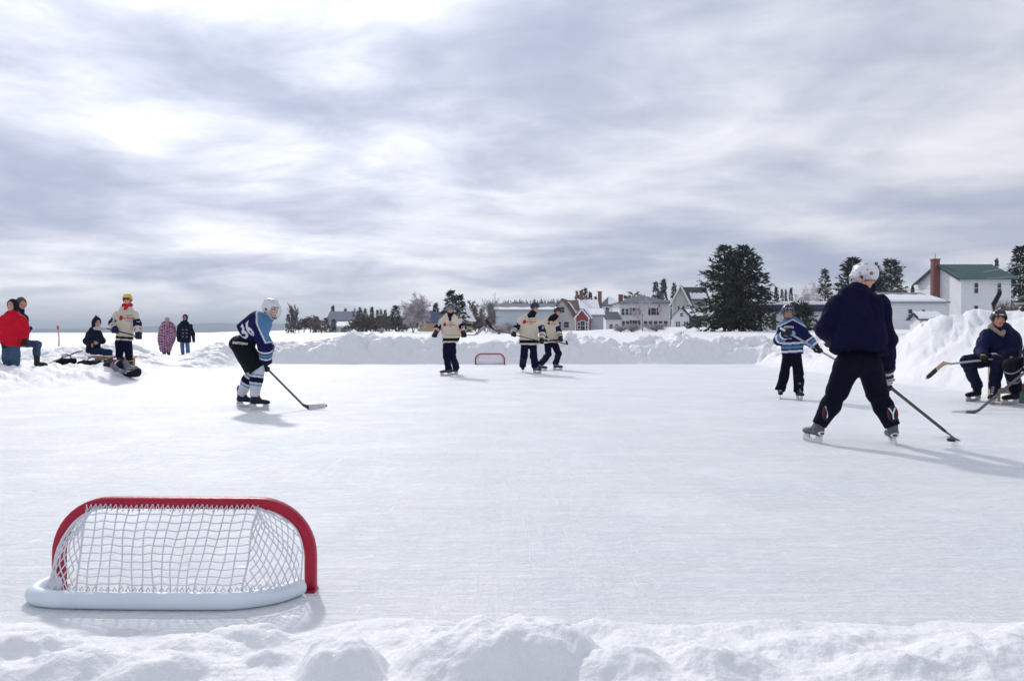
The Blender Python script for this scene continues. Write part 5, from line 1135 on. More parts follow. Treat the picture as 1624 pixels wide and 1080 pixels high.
for i in (0, 1):
    sock(F, i, navsock, .088, .070, .094)
    sk = skate(F, i, (.11, .11, .14), (.05, .02, .03), .25); B, u, t = F.B[i], F.ft_up[i], F.toes[i]; s_ = nrm(np.cross(t, u)); bs = bvh(sk)
    # tendon guard standing up behind the ankle with its white mark
    g = sdf_obj('tendon_guard', ell(B+u*.315-t*.135, (s_, u, t), A3(.052, .085, .014)), [B+u*.315-t*.135], .10, .006, BOOT, sk, lambda P: np.where((np.abs((P-B)@s_) > .03)[:, None], A3(.10, .02, .03), A3(.012, .012, .02))); bg = bvh(g)
    V = [(-.034, .055), (-.020, .055), (0, .012), (.020, .055), (.034, .055), (.007, -.005), (.006, -.055), (-.006, -.055), (-.007, -.005)]
    project(g, bg, V, [(0, 1, 2, 8), (2, 3, 4, 5), (8, 2, 5), (8, 5, 6, 7)], B+u*.315-t*.135, s_, u, cm('white_mark', (.75, .75, .78), .6), 'mark', .004)
    V, Fc = blob2d(.07, .045, amp=.04); V = np.concatenate([V, V*.62]); n = 22; Fr = [(k, (k+1) % n, n+(k+1) % n, n+k) for k in range(n)]
    project(sk, bs, V, Fr, B+u*.105-t*.1, s_, u, cm('white_mark', (.75, .75, .78), .6), 'heel_ring', .004); V2, _ = blob2d(.044, .028, amp=.04); project(sk, bs, V2, [tuple(range(22))], B+u*.105-t*.1, s_, u, cm('dark_mark', (.03, .008, .02), .6), 'heel_patch', .004)
helmet(F, (.70, .70, .73), (.6, .6, .64), cage=WIREM, deep=.012)
hb = bvh([o for o in F.root.children if o.name.startswith('helmet')][0]); ho = [o for o in F.root.children if o.name.startswith('helmet')][0]
V, Fc = blob2d(.034, .034, amp=0); q = project(ho, hb, V, Fc, D(1379.5, 434, Y+.25), (1, 0, 0), (0, 0, 1), cm('blue_badge', (.04, .03, .18), .5), 'badge_rim', .004); V, Fc = blob2d(.022, .022, amp=0); project(ho, hb, V, Fc, D(1379.5, 434, Y+.25), (1, 0, 0), (0, 0, 1), cm('red_badge', (.6, .12, .12), .5), 'badge', .006)
V = [(-.07, -.030), (-.06, -.036), (.0, .0), (.055, .034), (.062, .050), (-.01, .018)]; project(ho, hb, V, [(0, 1, 2, 5), (5, 2, 3, 4)], D(1363, 435, Y+.28), (1, 0, 0), (0, 0, 1), cm('black_plastic', (.01, .01, .012), .4), 'side_slot', .004)
T = G(1529.5, 698.8, .005)
glove(F, 0, ax_, (0, -1, .3), BLACK, (.012, .012, .02)); glove(F, 1, ax_, (1, -.6, 0), (.012, .012, .022), stripe=(.55, .55, .6), back=(.5, .5, .55), size=1.35)
stick('dark stick of the big navy player, its blade beside the puck', A-ax_*.06, Hh, T, (.03, .045, .06), (.03, .045, .07), None)
pb = G(1508.5, 699.5, 0); tag(MB().lathe([(.0365, 0), (.0381, .003), (.0381, .022), (.0365, .0254)], (pb[0], pb[1], .001), 28).build('hockey_puck', cm('puck_rubber', (.012, .012, .013), .55), None, loc=pb), 'black puck lying on the ice by the big player', 'puck')

# ================= crouching player on the left
Y = 11.27
A = D(417, 578, Y-.06); Hh = G(488, 649.5, .005); ax_ = nrm(Hh-A)
J = dict(head=(430, 490, -.02), chest=(411, 514, 0), pelvis=(381, 547, 0), shl=(408, 516, .17), shr=(411, 519, -.18), ell=(424, 551, .22), elr=(421, 551, -.20), hal=grip(A, Hh, k=-.02)+A3(0, .13, .03), har=grip(A, Hh, k=.06), hil=(384, 549, .10), hir=(384, 549, -.11), knl=(402, 589, .14), knr=(410, 588, -.10))
F = make_fig('crouching player in navy and light blue jersey with white striped socks', Y, J, 1.0, (.93, -.34, -.16), (.1, 0, 1), ((1, -.1, 0), (1, -.18, 0)), [(388, 645.5), (409, 649.5)], 'players in navy', ankle=.19)
ss_ = F.chest+A3(.06, 0, 0)
def jl(P, arm, ar, tt, x, l):
    C = pick(len(P), NAVY2); q = P-F.chest; a = q@F.hax
    for (lo, hi, c) in ((.53, .575, OFFW), (.575, .605, NAVY2), (.605, .68, LBLUE), (.68, .705, NAVY2), (.705, .745, OFFW)): paint(C, arm & (ar > lo) & (ar < hi), c)
    fw = q@nrm(A3(.80, 0, .35)); yo = (fw > .065) & (q[:, 2] > -.30) & ~(arm & (ar > .40)); bd = (fw > .045) & (q[:, 2] > -.315) & ~(arm & (ar > .425))
    paint(C, bd, OFFW); paint(C, yo, LBLUE); paint(C, (~arm) & (tt > .93), OFFW); return C
o = top(F, 'jersey', jl, (388, 532, 0), rt=.245, rh=.20, ru=.108, rw=.088, flat=.92, wr=.006, fit=.09)
letter(F, o, F.bvh, '36', 392, 516, .19, nrm(A3(.80, -.12, .50)), nrm(A3(-.42, -.55, .80)), OFFW, 'back_number', sq=.85, bold=.03, d=-.1)
def hp(P):
    C = pick(len(P), (.006, .009, .013)); return C
pn = legs(F, 'hockey_pants', hp, rt=.150, rk=.118, wide=.165, stop=-.02, m=SHINY, wr=.005, hiprad=.185)
letter(F, pn, bvh(pn), 'EASTON', 385, 544, .034, nrm(A3(1, 0, -.10)), (0, 0, 1), (.8, .8, .82), 'lettering', sq=1.25, bold=.035, d=-.1)
def ls(P, t, r):
    C = pick(len(P), (.60, .60, .66))
    for lo, hi, c in ((.13, .20, (.15, .28, .45)), (.20, .26, (.68, .68, .74)), (.26, .47, (.008, .008, .03)), (.47, .53, (.68, .68, .74)), (.53, .60, (.15, .28, .45))): paint(C, (t > lo) & (t < hi), c)
    return C
for i in (0, 1): sock(F, i, ls, .088, .066, .088); skate(F, i, (.012, .014, .035), None, .27)
helmet(F, (.70, .70, .74), None, cage=WIREM, deep=.01)
glove(F, 1, ax_, (.6, -1, 0), BLACK, (.012, .012, .03)); glove(F, 0, A3(.3, 1, 0), (1, 0, 0), BLACK, (.012, .012, .03))
stick('grey stick with white taped blade held by the crouching left player', A-ax_*.12, Hh, G(519, 648.5, .005), (.09, .10, .12), (.03, .035, .05), (.62, .62, .66), .12, .95)

# ================= cream jersey players
def cream(lo=.22, hi=.52, cu=.78, hb=(.80, .93)):
    def c(P, arm, ar, tt, x, l):
        C = pick(len(P), CREAMC); paint(C, arm & (ar > lo) & (ar < hi), NAVY2); paint(C, arm & (ar > cu) & (ar < cu+.06), NAVY2); paint(C, (~arm) & (tt > hb[0]) & (tt < hb[1]), (.006, .006, .014))
        return C
    return c
def collar(F, col=BLACK, r=.078):
    o = F.head-F.hu*.125*F.size; e = F.chest+nrm(np.cross(F.tside, F.taxis))*0
    fr = nrm(F.face*[1, 1, 0]); f = union([cap(o+fr*.015, F.chest-F.taxis*.015, (.085)*F.size, .122*F.size), cap(F.chest+fr*.09-F.taxis*.03, F.chest+fr*.13+F.taxis*.025, .035, .018)], .04)
    sdf_obj('collar', f, [o, F.chest, F.chest+fr*.14+F.taxis*.1], .13, hz(F), CLOTH, F.root, lambda P: pick(len(P), col))
def logo(F, px, py, k=1.0, cw=.085, tw=None, xd=(1, 0, 0)):
    o, b = F.topo, F.bvh; crest(F, o, b, px-.115*k/F.Y*FPX, py, cw*k, .125*k, (.42, .012, .03), seed=3, xd=xd); letter(F, o, b, 'La Bonne', px+.07*k/F.Y*FPX, py, .052*k, xd, (0, 0, 1), (.55, .03, .05), sq=.95, bold=.03)
    letter(F, o, b, 'AUBERGE', px+.07*k/F.Y*FPX, py-.060*k/F.Y*FPX, .024*k, xd, (0, 0, 1), (.12, .12, .14), sq=1.1); letter(F, o, b, 'du lac', px+.06*k/F.Y*FPX, py+.060*k/F.Y*FPX, .026*k, xd, (0, 0, 1), (.12, .12, .14), sq=1.1)
# #9, middle
Y = 19.8
J = dict(head=(714, 490.5, -.02), chest=(714, 507, 0), pelvis=(713, 547, 0), shl=(702, 509.5, 0), shr=(726, 509.5, 0), ell=(693.5, 521, .02), elr=(733.5, 522, .02), hal=(690, 531.5, -.25), har=(736, 531.5, -.25), hil=(708.5, 549, 0), hir=(717, 549, 0), knl=(708.5, 567, -.06), knr=(718, 567, .06))
F = make_fig('cream jerseyed player in a visor helmet with red cuffed gloves, stick held level', Y, J, 1.0, (.12, -1, -.05), (0, 0, 1), ((-.85, -.4, 0), (-.75, -.5, 0)), [(708, 596), (719.5, 594)], CREW, skin=(.60, .28, .24))
top(F, 'jersey', cream(.16, .58, .95), (715, 543.5, 0), rt=.235, rh=.20, ru=.088, rw=.075, flat=.66, rm=.215, wr=.011, collar=False, armcut=.075); legs(F, 'trousers', NAVY, .10, .088, .085, -.04, wide=.165)
for i in (0, 1): skate(F, i, (.05, .05, .07))
ax_ = A3(1, 0, .0); A = D(694.5, 531.5, Y-.25)
for i in (0, 1): glove(F, i, ax_, (0, -1, .2), BLACK, RED, size=1.15)
collar(F); helmet(F, (.012, .014, .03), None, visor=True, dots=(.5, .5, .55)); logo(F, 712, 515, .85)
letter(F, F.topo, F.bvh, '9', 695.5, 514.5, .10, (1, 0, .1), (-.15, 0, 1), OFFW, 'sleeve_number', d=-.1); letter(F, F.topo, F.bvh, '19', 734.5, 519, .07, (1, 0, -.1), (.15, 0, 1), OFFW, 'sleeve_number', d=-.1)
crest(F, F.topo, F.bvh, 728, 503.5, .06, .07, (.40, .02, .04), 'shoulder_patch', 5, -.1)
stick('pale green shafted stick held level by the middle cream player', A, D(757, 531.5, Y-.25), D(771, 519, Y-.30), (.35, .42, .28), (.30, .32, .32), None, upv=(-.5, 0, 1))
# looking down, pointing his stick left
Y = 21.0
A = D(862, 542.5, Y-.28); Hh = D(778, 521.5, Y-.45); ax_ = nrm(Hh-A)
J = dict(head=(848, 488, -.08), chest=(839, 507, 0), pelvis=(839, 546, 0), shl=(827, 509.5, 0), shr=(852, 510.5, 0), ell=(816, 523, -.05), elr=(861, 527, -.02), hal=grip(A, Hh, D(814.5, 529.5, Y-.38)), har=grip(A, Hh, k=.06), hil=(832.5, 547, 0), hir=(845.5, 547, 0), knl=(831, 565, 0), knr=(846.5, 565, -.04))
F = make_fig('cream jerseyed player looking down, pointing a black stick to the left', Y, J, 1.0, (.72, -.62, -.36), (.1, 0, 1), ((.05, -1, 0), (.72, -.7, 0)), [(829, 590), (851, 592)], CREW, skin=(.60, .30, .26))
top(F, 'jersey', cream(.18, .56, .70), (839, 547, 0), rt=.245, rh=.275, ru=.098, rw=.082, flat=.62, rm=.25, wr=.011, collar=False, armcut=.03); legs(F, 'trousers', NAVY, .108, .098, .098, -.04, wide=.175)
for i in (0, 1): skate(F, i, (.03, .03, .05), (.4, .4, .45))
glove(F, 0, ax_, (0, -1, .3), BLACK, stripe=(.5, .47, .4), size=1.15); glove(F, 1, ax_, (0, -1, .3), BLACK, stripe=(.5, .47, .4), size=1.15)
collar(F); helmet(F, (.010, .012, .03)); logo(F, 839, 510.5, .95, xd=(1, -.1, 0)); letter(F, F.topo, F.bvh, '31', 819.5, 512.5, .09, (1, 0, .15), (-.2, 0, 1), OFFW, 'sleeve_number', d=-.1); letter(F, F.topo, F.bvh, '31', 862, 519.5, .08, (1, 0, -.1), (.1, 0, 1), OFFW, 'sleeve_number', d=-.1)
stick('long black stick pointed left by the cream player looking down', A-ax_*.1, Hh, D(768.5, 508, Y-.5), (.012, .012, .016), (.010, .010, .012), (.010, .010, .012), .1, 1, upv=(.8, 0, .5))
# behind him, bending
Y = 23.2
J = dict(head=(884, 494.5, -.12), chest=(873, 509, 0), pelvis=(874, 543, 0), shl=(865, 511, .05), shr=(881, 514, -.05), ell=(861, 527, .0), elr=(887, 527, -.12), hal=(866, 538, -.22), har=(889.5, 538.5, -.30), hil=(869, 545, 0), hir=(879, 545, 0), knl=(870, 562, -.10), knr=(886, 561, -.05))
F = make_fig('smiling cream jerseyed player bending with knees apart, just right of another', Y, J, 1.0, (.55, -.78, -.28), (.42, 0, 1), ((.9, -.4, 0), (.9, -.4, 0)), [(858, 588), (883, 587)], CREW, skin=(.60, .28, .23))
top(F, 'jersey', cream(.18, .56, .72, (.84, .92)), (874, 544, 0), rt=.225, rh=.215, ru=.092, rw=.078, flat=.66, rm=.22, wr=.011, collar=False, armcut=.03); legs(F, 'trousers', NAVY, .11, .092, .088, -.03, wide=.165)
for i in (0, 1): skate(F, i, (.03, .03, .05), (.45, .45, .5))
A = D(864, 537, Y-.26); Hh = D(901, 546.5, Y-.32); ax_ = nrm(Hh-A)
for i in (0, 1): glove(F, i, ax_, (0, -1, .3), BLACK, size=1.15)
collar(F); helmet(F, (.010, .012, .03)); logo(F, 875, 513, .8)
stick('short looking stick with black blade up, held by the bending cream player', A, Hh, D(900.5, 539.5, Y-.42), (.30, .06, .07), (.012, .012, .015), None)

# ================= young player
Y = 13.0
A = D(1244, 524, Y-.32); Hh = D(1352, 586, Y+.05); ax_ = nrm(Hh-A)
J = dict(head=(1249.5, 495, -.03), chest=(1254, 513, 0), pelvis=(1256, 560, 0), shl=(1243, 518, 0), shr=(1266.5, 518, 0), ell=(1235, 540, -.04), elr=(1283, 540, -.06), hal=grip(A, Hh, k=.07), har=grip(A, Hh, D(1298, 551.5, Y-.12)), hil=(1249, 566, 0), hir=(1262, 566, 0), knl=(1243.5, 595, -.03), knr=(1266, 595, -.04))
F = make_fig('young player in a striped navy and light blue jersey, stick across the body', Y, J, .88, (-.06, -1, -.08), (0, 0, 1), ((-.35, -1, 0), (.0, -1, 0)), [(1237, 632), (1267, 634.5)], 'players in navy', skin=(.62, .33, .26))
def kid(P, arm, ar, tt, x, l):
    C = pick(len(P), NAVY2); q = P-F.chest
    for (lo, hi, c) in ((.52, .60, OFFW), (.60, .635, NAVY2), (.635, .74, LBLUE), (.74, .765, NAVY2), (.765, .84, OFFW)): paint(C, arm & (ar > lo) & (ar < hi), c)
    for (lo, hi, c) in ((.60, .67, OFFW), (.71, .81, LBLUE), (.86, .93, OFFW)): paint(C, (~arm) & (tt > lo) & (tt < hi), c)
    ax_ = np.abs(q@F.tside); yo = (q[:, 2] > .075-.55*ax_) & ~(arm & (ar > .26)); b2 = (q[:, 2] > .055-.55*ax_) & ~(arm & (ar > .28)); paint(C, b2, OFFW); paint(C, yo, LBLUE); return C
top(F, 'jersey', kid, (1257, 562, 0), rt=.20, rh=.195, ru=.094, rw=.085, flat=.66, wr=.006, rm=.205)
legs(F, 'trousers', (.005, .005, .014), .098, .092, .094, -.05, wide=.155)
for i in (0, 1): skate(F, i, (.012, .012, .02))
glove(F, 0, ax_, (-.2, -1, .2), (.012, .014, .022), back=(.10, .16, .22), size=1.25); glove(F, 1, ax_, (.3, -1, .2), BLACK, size=1.25)
helmet(F, (.015, .02, .05), None, cage=DARKW, dots=(.4, .42, .5), deep=.01)
letter(F, F.topo, F.bvh, 'PRESQUE ISLE', 1251, 518.5, .040, (1, 0, 0), (0, 0, 1), (.72, .74, .80), sq=.58, bold=.03, d=-.1, arch=.012); letter(F, F.topo, F.bvh, 'YOUTH', 1250, 537, .022, (1, 0, 0), (0, 0, 1), (.7, .72, .78), 'lettering', sq=1.0, d=-.1)
V, Fc = blob2d(.09, .10, amp=.2, seed=8); project(F.topo, F.bvh, V, Fc, D(1256, 529, Y-.1), (1, 0, 0), (0, 0, 1), cm('pale_crest', (.25, .42, .50), .7), 'crest')
stick('silver stick crossing from the young player towards the big player', A-ax_*.08, Hh, D(1378, 590, Y+.05), (.30, .32, .36), (.03, .03, .04), None)

# ================= seated man on the right bench
Y = 12.3
A = D(1604, 566, Y-.10); Hh = D(1499, 578, Y-.45); ax_ = nrm(Hh-A)
J = dict(head=(1584, 506, .12), chest=(1586, 527, .22), pelvis=(1590, 567, .32), shl=(1565, 533, .18), shr=(1605, 533, .22), ell=(1556, 556, .05), elr=(1606, 560, .05), hal=grip(A, Hh, k=.54)+A3(0, 0, .02), har=grip(A, Hh, k=.31)+A3(0, 0, .02), hil=(1580, 570, .25), hir=(1598, 571, .25), knl=(1535, 573, -.10), knr=(1582, 578, -.22))
F = make_fig('smiling man in navy jacket and black helmet, sitting on the right bench', Y, J, 1.04, (-.28, -.95, -.10), (.05, 0, 1), ((-1, -.35, 0), (-.7, -.75, 0)), [(1545, 636), (1574, 641)], 'players in navy', skin=(.62, .30, .23))
top(F, 'jacket', lambda P, arm, ar, tt, x, l: pick(len(P), (.010, .016, .060)), (1590, 574, .22), rt=.245, rh=.27, ru=.105, rw=.075, flat=.72, m=SHINY, wr=.013, rm=.29, fit=.08)
fr = nrm(F.face*[1, 1, 0]); o_ = F.head-F.hu*.13
sdf_obj('hood_collar', wrinkle(union([cap(o_+A3(-.08, .03, .01), o_+A3(.0, .09, .03), .048, .055), cap(o_+A3(0, .09, .03), o_+A3(.10, .03, .01), .055, .050), cap(o_+A3(-.09, .02, 0), o_+A3(-.03, -.10, -.10), .045, .03), cap(o_+A3(.11, .02, 0), o_+A3(.0, -.12, -.12), .048, .03)], .03), .006, 18), [o_], .25, .008, CLOTH, F.root, lambda P: pick(len(P), (.36, .27, .21)))
legs(F, 'trousers', lambda P: pick(len(P), (.009, .012, .035)), .115, .098, .075, .03, wide=.19, m=SHINY, wr=.011)
for i in (0, 1): skate(F, i, (.010, .010, .015), None, .27)
glove(F, 0, ax_, (-.1, -.8, .8), (.012, .011, .012), back=(.35, .33, .05)); glove(F, 1, ax_, (0, -1, .5), (.012, .012, .03), stripe=(.6, .6, .65), back=(.55, .55, .6))
helmet(F, (.014, .014, .028), None, dots=(.6, .6, .65))
stick('wooden bladed stick with black tape resting on the seated man\'s knee', A, Hh, D(1467, 603, Y-.50), (.36, .36, .38), (.50, .36, .20), (.02, .02, .035), .45, .95, upv=(.6, 0, .8))

# ================= player cut by the right edge
Y = 11.8
Hh = G(1546, 655.5, .006); A = D(1660, 562, Y-.45); ax_ = nrm(Hh-A)
J = dict(head=(1660, 500, .15), chest=(1660, 522, .18), pelvis=(1660, 570, .25), shl=(1640, 530, .12), shr=(1680, 530, .15), ell=(1634, 562, -.02), elr=(1690, 560, 0), hal=grip(A, Hh, D(1619, 593, Y-.5)), har=grip(A, Hh, k=.1), hil=(1652, 573, .2), hir=(1670, 573, .2), knl=(1603, 580, -.12), knr=(1650, 582, -.25))
F = make_fig('seated player cut by the right edge, showing black knees and a white backed glove', Y, J, 1.02, (-.5, -.9, 0), (0, 0, 1), ((-1, -.25, 0), (-.8, -.5, 0)), [(1604, 641), (1648, 646)], 'players in navy')
top(F, 'jersey', lambda P, arm, ar, tt, x, l: pick(len(P), (.012, .012, .02)), (1660, 572, .22), rt=.235, rh=.25, ru=.10, rw=.085, flat=.7)
def kn(P):
    C = pick(len(P), (.010, .010, .016)); t, r = uvt(P, F.knl, F.anl); paint(C, (np.abs(t-.12) < .03) | (np.abs(t-.52) < .025), (.30, .30, .36)); 
    q = P-(F.hil*.35+F.knl*.65); paint(C, (np.sqrt((q*q).sum(1)) < .13) & (P[:, 0] < F.knl[0]+.16) & (P[:, 0] > F.knl[0]+.04) & (P[:, 2] > F.knl[2]-.05) & False, RED); return C
legs(F, 'trousers', kn, .125, .105, .085, .02, wide=.18, m=SHINY, wr=.006)
for i in (0, 1): skate(F, i, (.008, .008, .014), None, .27)
glove(F, 0, ax_, (-.7, -1, .2), (.55, .55, .60), (.012, .012, .02), stripe=(.6, .6, .65)); glove(F, 1, ax_, (0, -1, .2), BLACK)
helmet(F, (.014, .014, .028))
rp = F.knl*.55+F.hil*.45+A3(-.02, -.10, .05)
stick('dark stick with grey taped blade on the ice before the right bench', A-ax_*.1, Hh, G(1508, 653.5, .006), (.020, .022, .040), (.03, .033, .05), (.40, .41, .44), .42, 1.0)

# ================= yellow helmet, number 34
Y = 18.9; zb = ground(D(196, 527, Y)[0], Y)
A = D(163, 519.5, Y-.30); ax_ = nrm(D(222, 534, Y-.24)-A)
J = dict(head=(202, 475.5, -.03), chest=(201, 493.5, 0), pelvis=(196, 541, 0), shl=(186.5, 498, 0), shr=(214, 499, 0), ell=(178.5, 513, .0), elr=(217.5, 514, .0), hal=A+ax_*.30, har=A+ax_*.84, hil=(190.5, 544, 0), hir=(202, 544, 0), knl=(189.5, 564, -.04), knr=(204.5, 564, -.04))
F = make_fig('standing player in cream jersey, yellow helmet, sunglasses and red scarf', Y, J, 1.02, (.25, -1, 0), (0, 0, 1), ((-.2, -1, 0), (.3, -1, 0)), [(188, 592, zb, Y-.02), (206, 593, zb, Y-.04)], CREW, skin=(.62, .34, .28))
top(F, 'jersey', cream(.18, .54, .86, (.86, .94)), (198, 540, 0), rt=.215, rh=.20, ru=.088, rw=.078, flat=.66, fit=.03, wr=.011)
legs(F, 'trousers', NAVY, .108, .088, .082, .24, wide=.165)
def ys(P, t, r):
    C = pick(len(P), (.008, .008, .012)); 
    for a in (.12, .52, .90): paint(C, np.abs(t-a) < .045, (.55, .50, .08))
    return C
for i in (0, 1): sock(F, i, ys, .068, .060, .072); skate(F, i, (.03, .03, .04))
glove(F, 0, ax_, (0, -1, .3), (.010, .012, .05), stripe=(.6, .6, .65), size=1.25); glove(F, 1, ax_, (.2, -1, .3), (.010, .012, .05), stripe=(.6, .6, .65), size=1.3)
helmet(F, (.72, .50, .04), (.03, .02, .02), dots=(.8, .7, .3))
P = F.P; g_ = MB()
for a in (-1, 1): g_.prism([(x*.026*F.size, y*.019*F.size) for x, y in ((-1, .6), (-.6, 1), (.7, 1), (1, .4), (.6, -.9), (-.5, -1))], P(a*.032, .103, .010), F.side, F.hu, F.face, .008); g_.bar(P(a*.06, .10, .014), P(a*.082, .0, .012), .005, .006)
g_.bar(P(-.012, .108, .014), P(.012, .108, .014), .006, .006); g_.build('sunglasses', cm('dark_lens', (.012, .012, .015), .15), F.root)
sdf_obj('scarf', wrinkle(union([cap(P(-.07, .02, -.13), P(.07, .02, -.13), .05, .05), cap(P(0, .075, -.14), P(.03, .10, -.22), .05, .03), cap(P(-.06, -.02, -.12), P(.06, -.03, -.12), .05)], .03), .006, 20), [P(0, 0, -.15)], .2, .010, CLOTH, F.root, lambda Q: pick(len(Q), (.50, .02, .04)))
logo(F, 203, 504.5, 1.05, xd=(1, .05, 0)); letter(F, F.topo, F.bvh, '34', 181.5, 506, .11, (1, 0, .1), (-.1, 0, 1), OFFW, 'sleeve_number', d=-.1); letter(F, F.topo, F.bvh, '3', 218, 507.5, .11, (1, 0, 0), (0, 0, 1), OFFW, 'sleeve_number', d=-.1)
stick('black stick held level by the yellow helmeted player', D(222, 534, Y-.24), A, D(148, 519, Y-.34), (.012, .012, .016), (.45, .46, .5), None, upv=(0, 0, -1))

# ================= spectators on the left
gz = lambda px, Y: ground(D(px, 527, Y)[0], Y)
Y = 17.4; z = gz(33, Y)
J = dict(head=(34, 482, 0), chest=(28, 500, 0), pelvis=(26, 541, 0), shl=(17, 504, .05), shr=(38, 504, -.05), ell=(12, 522, .1), elr=(41, 524, -.02), hal=(20, 532, .2), har=(47, 521, -.12), hil=(22, 544, .06), hir=(29, 544, -.06), knl=(21, 565, .05), knr=(59, 546, -.10))
F = make_fig('person in a grey hood and yellow goggles with one boot up on the snow', Y, J, .98, (.85, -.5, -.05), (0, 0, 1), ((.8, -.5, 0), (1, -.1, 0)), [(20, 590, z, Y+.05), (62, 581.5, z, Y-.12)], 'spectators on the left', ankle=.14)
top(F, 'jacket', lambda P, arm, ar, tt, x, l: pick(len(P), (.012, .016, .045)), (27, 548, 0), rt=.215, rh=.22, ru=.085, rw=.07, flat=.7, wr=.009)
legs(F, 'jeans', lambda P: pick(len(P), (.05, .09, .15)), .10, .082, .078, .10, wide=.16)
boot(F, 0, h=.28); boot(F, 1, (.025, .022, .022), h=.36)
hood(F, lambda Q: pick(len(Q), (.075, .075, .08)), big=1.02)
P = F.P; sdf_obj('goggles', ell(P(0, .088, .012), F.ax, A3(.060, .026, .028)), [P(0, .09, .01)], .09, .007, HARD, F.root, lambda Q: np.where((np.abs((Q-P(0, .09, .012))@F.hu) < .017)[:, None], A3(.75, .48, .02), A3(.02, .02, .02)))
glove(F, 0, None, (0, -1, 0)); glove(F, 1, (0, 1, .2), (0, 0, 1))
Y = 16.8; z = gz(20, Y)
J = dict(head=(19, 484.5, -.04), chest=(20, 503, 0), pelvis=(18, 545, 0), shl=(6, 506, 0), shr=(34, 507, 0), ell=(2, 527, 0), elr=(40, 524, 0), hal=(8, 547, -.10), har=(39, 544, -.12), hil=(11, 548, 0), hir=(24, 548, 0), knl=(10, 567, -.02), knr=(24, 567, -.02))
F = make_fig('person in a bright red jacket with black hood and blue jeans', Y, J, .98, (-.10, -1, .02), (0, 0, 1), ((-.3, -1, 0), (.3, -1, 0)), [(9, 591, z, Y), (23, 591, z, Y)], 'spectators on the left', skin=(.55, .32, .26), ankle=.14)
top(F, 'jacket', lambda P, arm, ar, tt, x, l: pick(len(P), (.56, .008, .028)), (21, 549, 0), rt=.235, rh=.225, ru=.095, rw=.080, flat=.68, wr=.010, rm=.25, m=SHINY)
legs(F, 'jeans', lambda P: pick(len(P), (.06, .105, .18)), .105, .092, .09, .0, wide=.165); boot(F, 0); boot(F, 1); hood(F, (.012, .012, .022), big=.98)
glove(F, 0, None, (0, -1, 0), size=1.15); glove(F, 1, None, (0, -1, 0), size=1.15)
# seated, pointed hood
Y = 20.2; z = gz(150, Y)
J = dict(head=(154, 512, -.02), chest=(150, 526, 0), pelvis=(148, 554, .05), shl=(142, 529, .08), shr=(156, 529, -.06), ell=(136, 541, .02), elr=(162, 541, -.10), hal=(146, 547, -.20), har=(153, 544, -.24), hil=(148, 556, .08), hir=(152, 556, -.04), knl=(168, 558, .0), knr=(173, 559, -.14))
F = make_fig('person in dark clothes and pointed hood sitting on the snowbank', Y, J, .95, (.75, -.6, -.15), (0, 0, 1), ((.8, -.4, 0), (.8, -.4, 0)), [(170, 584, z, Y), (176, 586, z, Y-.12)], 'spectators on the left', skin=(.5, .3, .26), bare_hands=True, base=A3(D(150, 527, Y)[0], Y, z), ankle=.14)
top(F, 'coat', lambda P, arm, ar, tt, x, l: pick(len(P), (.009, .011, .028)), (148, 560, .03), rt=.21, rh=.21, ru=.085, rw=.065, flat=.8, wr=.010, armcut=-.03)
legs(F, 'trousers', lambda P: pick(len(P), (.013, .028, .07)), .105, .085, .075, .02, wide=.16); hood(F, (.009, .011, .028), peak=.09); boot(F, 0, h=.2); boot(F, 1, h=.2)
# wrapped in a plaid blanket
Y = 33.0; z = gz(264, Y)
J = dict(head=(265, 508.5, -.03), chest=(265, 518, 0), pelvis=(263, 538, 0), shl=(257, 521, 0), shr=(272, 521, 0), ell=(255, 528, 0), elr=(274, 527, -.05), hal=(262, 528, -.15), har=(268, 526, -.16), hil=(260, 540, 0), hir=(267, 540, 0), knl=(259, 552, 0), knr=(266, 552, 0))
F = make_fig('person wrapped from shoulders to feet in a red and blue plaid blanket', Y, J, .98, (-.1, -1, 0), (0, 0, 1), ((0, -1, 0), (0, -1, 0)), [(260, 566, z, Y), (267, 566, z, Y)], 'spectators on the left', ankle=.14)
zt = F.chest; bt = A3(zt[0]-.06, Y, z+.08)
bl = wrinkle(union([ecap(zt+A3(0, 0, -.06), bt+A3(0, 0, .25), (1, 0, 0), .30, .25, .75, rm=.36), cap(F.shl, F.shr, .12), cap(F.shr, D(277, 531, Y-.1), .13, .12), cap(F.head-F.hu*.16, zt, .11, .16)], .08), .022, 5, 3, (1, 1, .3))
bl = cut(bl, bt, (0, 0, -1))
pm, n_, l_, p_ = newmat('plaid_wool'); p_.inputs['Roughness'].default_value = .95; tc = n_.new('ShaderNodeTexCoord'); ck = n_.new('ShaderNodeTexChecker'); ck.inputs['Scale'].default_value = 12; ck.inputs['Color1'].default_value = (.06, .05, .14, 1); ck.inputs['Color2'].default_value = (.52, .40, .50, 1)
mp = n_.new('ShaderNodeMapping'); mp.inputs['Rotation'].default_value = (.3, .7, .5); l_.new(tc.outputs['Object'], mp.inputs[0]); l_.new(mp.outputs[0], ck.inputs['Vector'])
wv = n_.new('ShaderNodeTexWave'); wv.inputs['Scale'].default_value = 5.5; wv.bands_direction = 'DIAGONAL'; l_.new(mp.outputs[0], wv.inputs['Vector']); mx = n_.new('ShaderNodeMix'); mx.data_type = 'RGBA'; l_.new(wv.outputs['Fac'], mx.inputs[0]); l_.new(ck.outputs['Color'], mx.inputs[6]); mx.inputs[7].default_value = (.25, .06, .12, 1); l_.new(mx.outputs[2], p_.inputs['Base Color'])
sdf_obj('blanket', bl, [bt, zt, F.shl, F.shr, D(278, 532, Y)], .42, .018, pm, F.root)
legs(F, 'trousers', (.03, .03, .06), .1, .085, .08); P = F.P
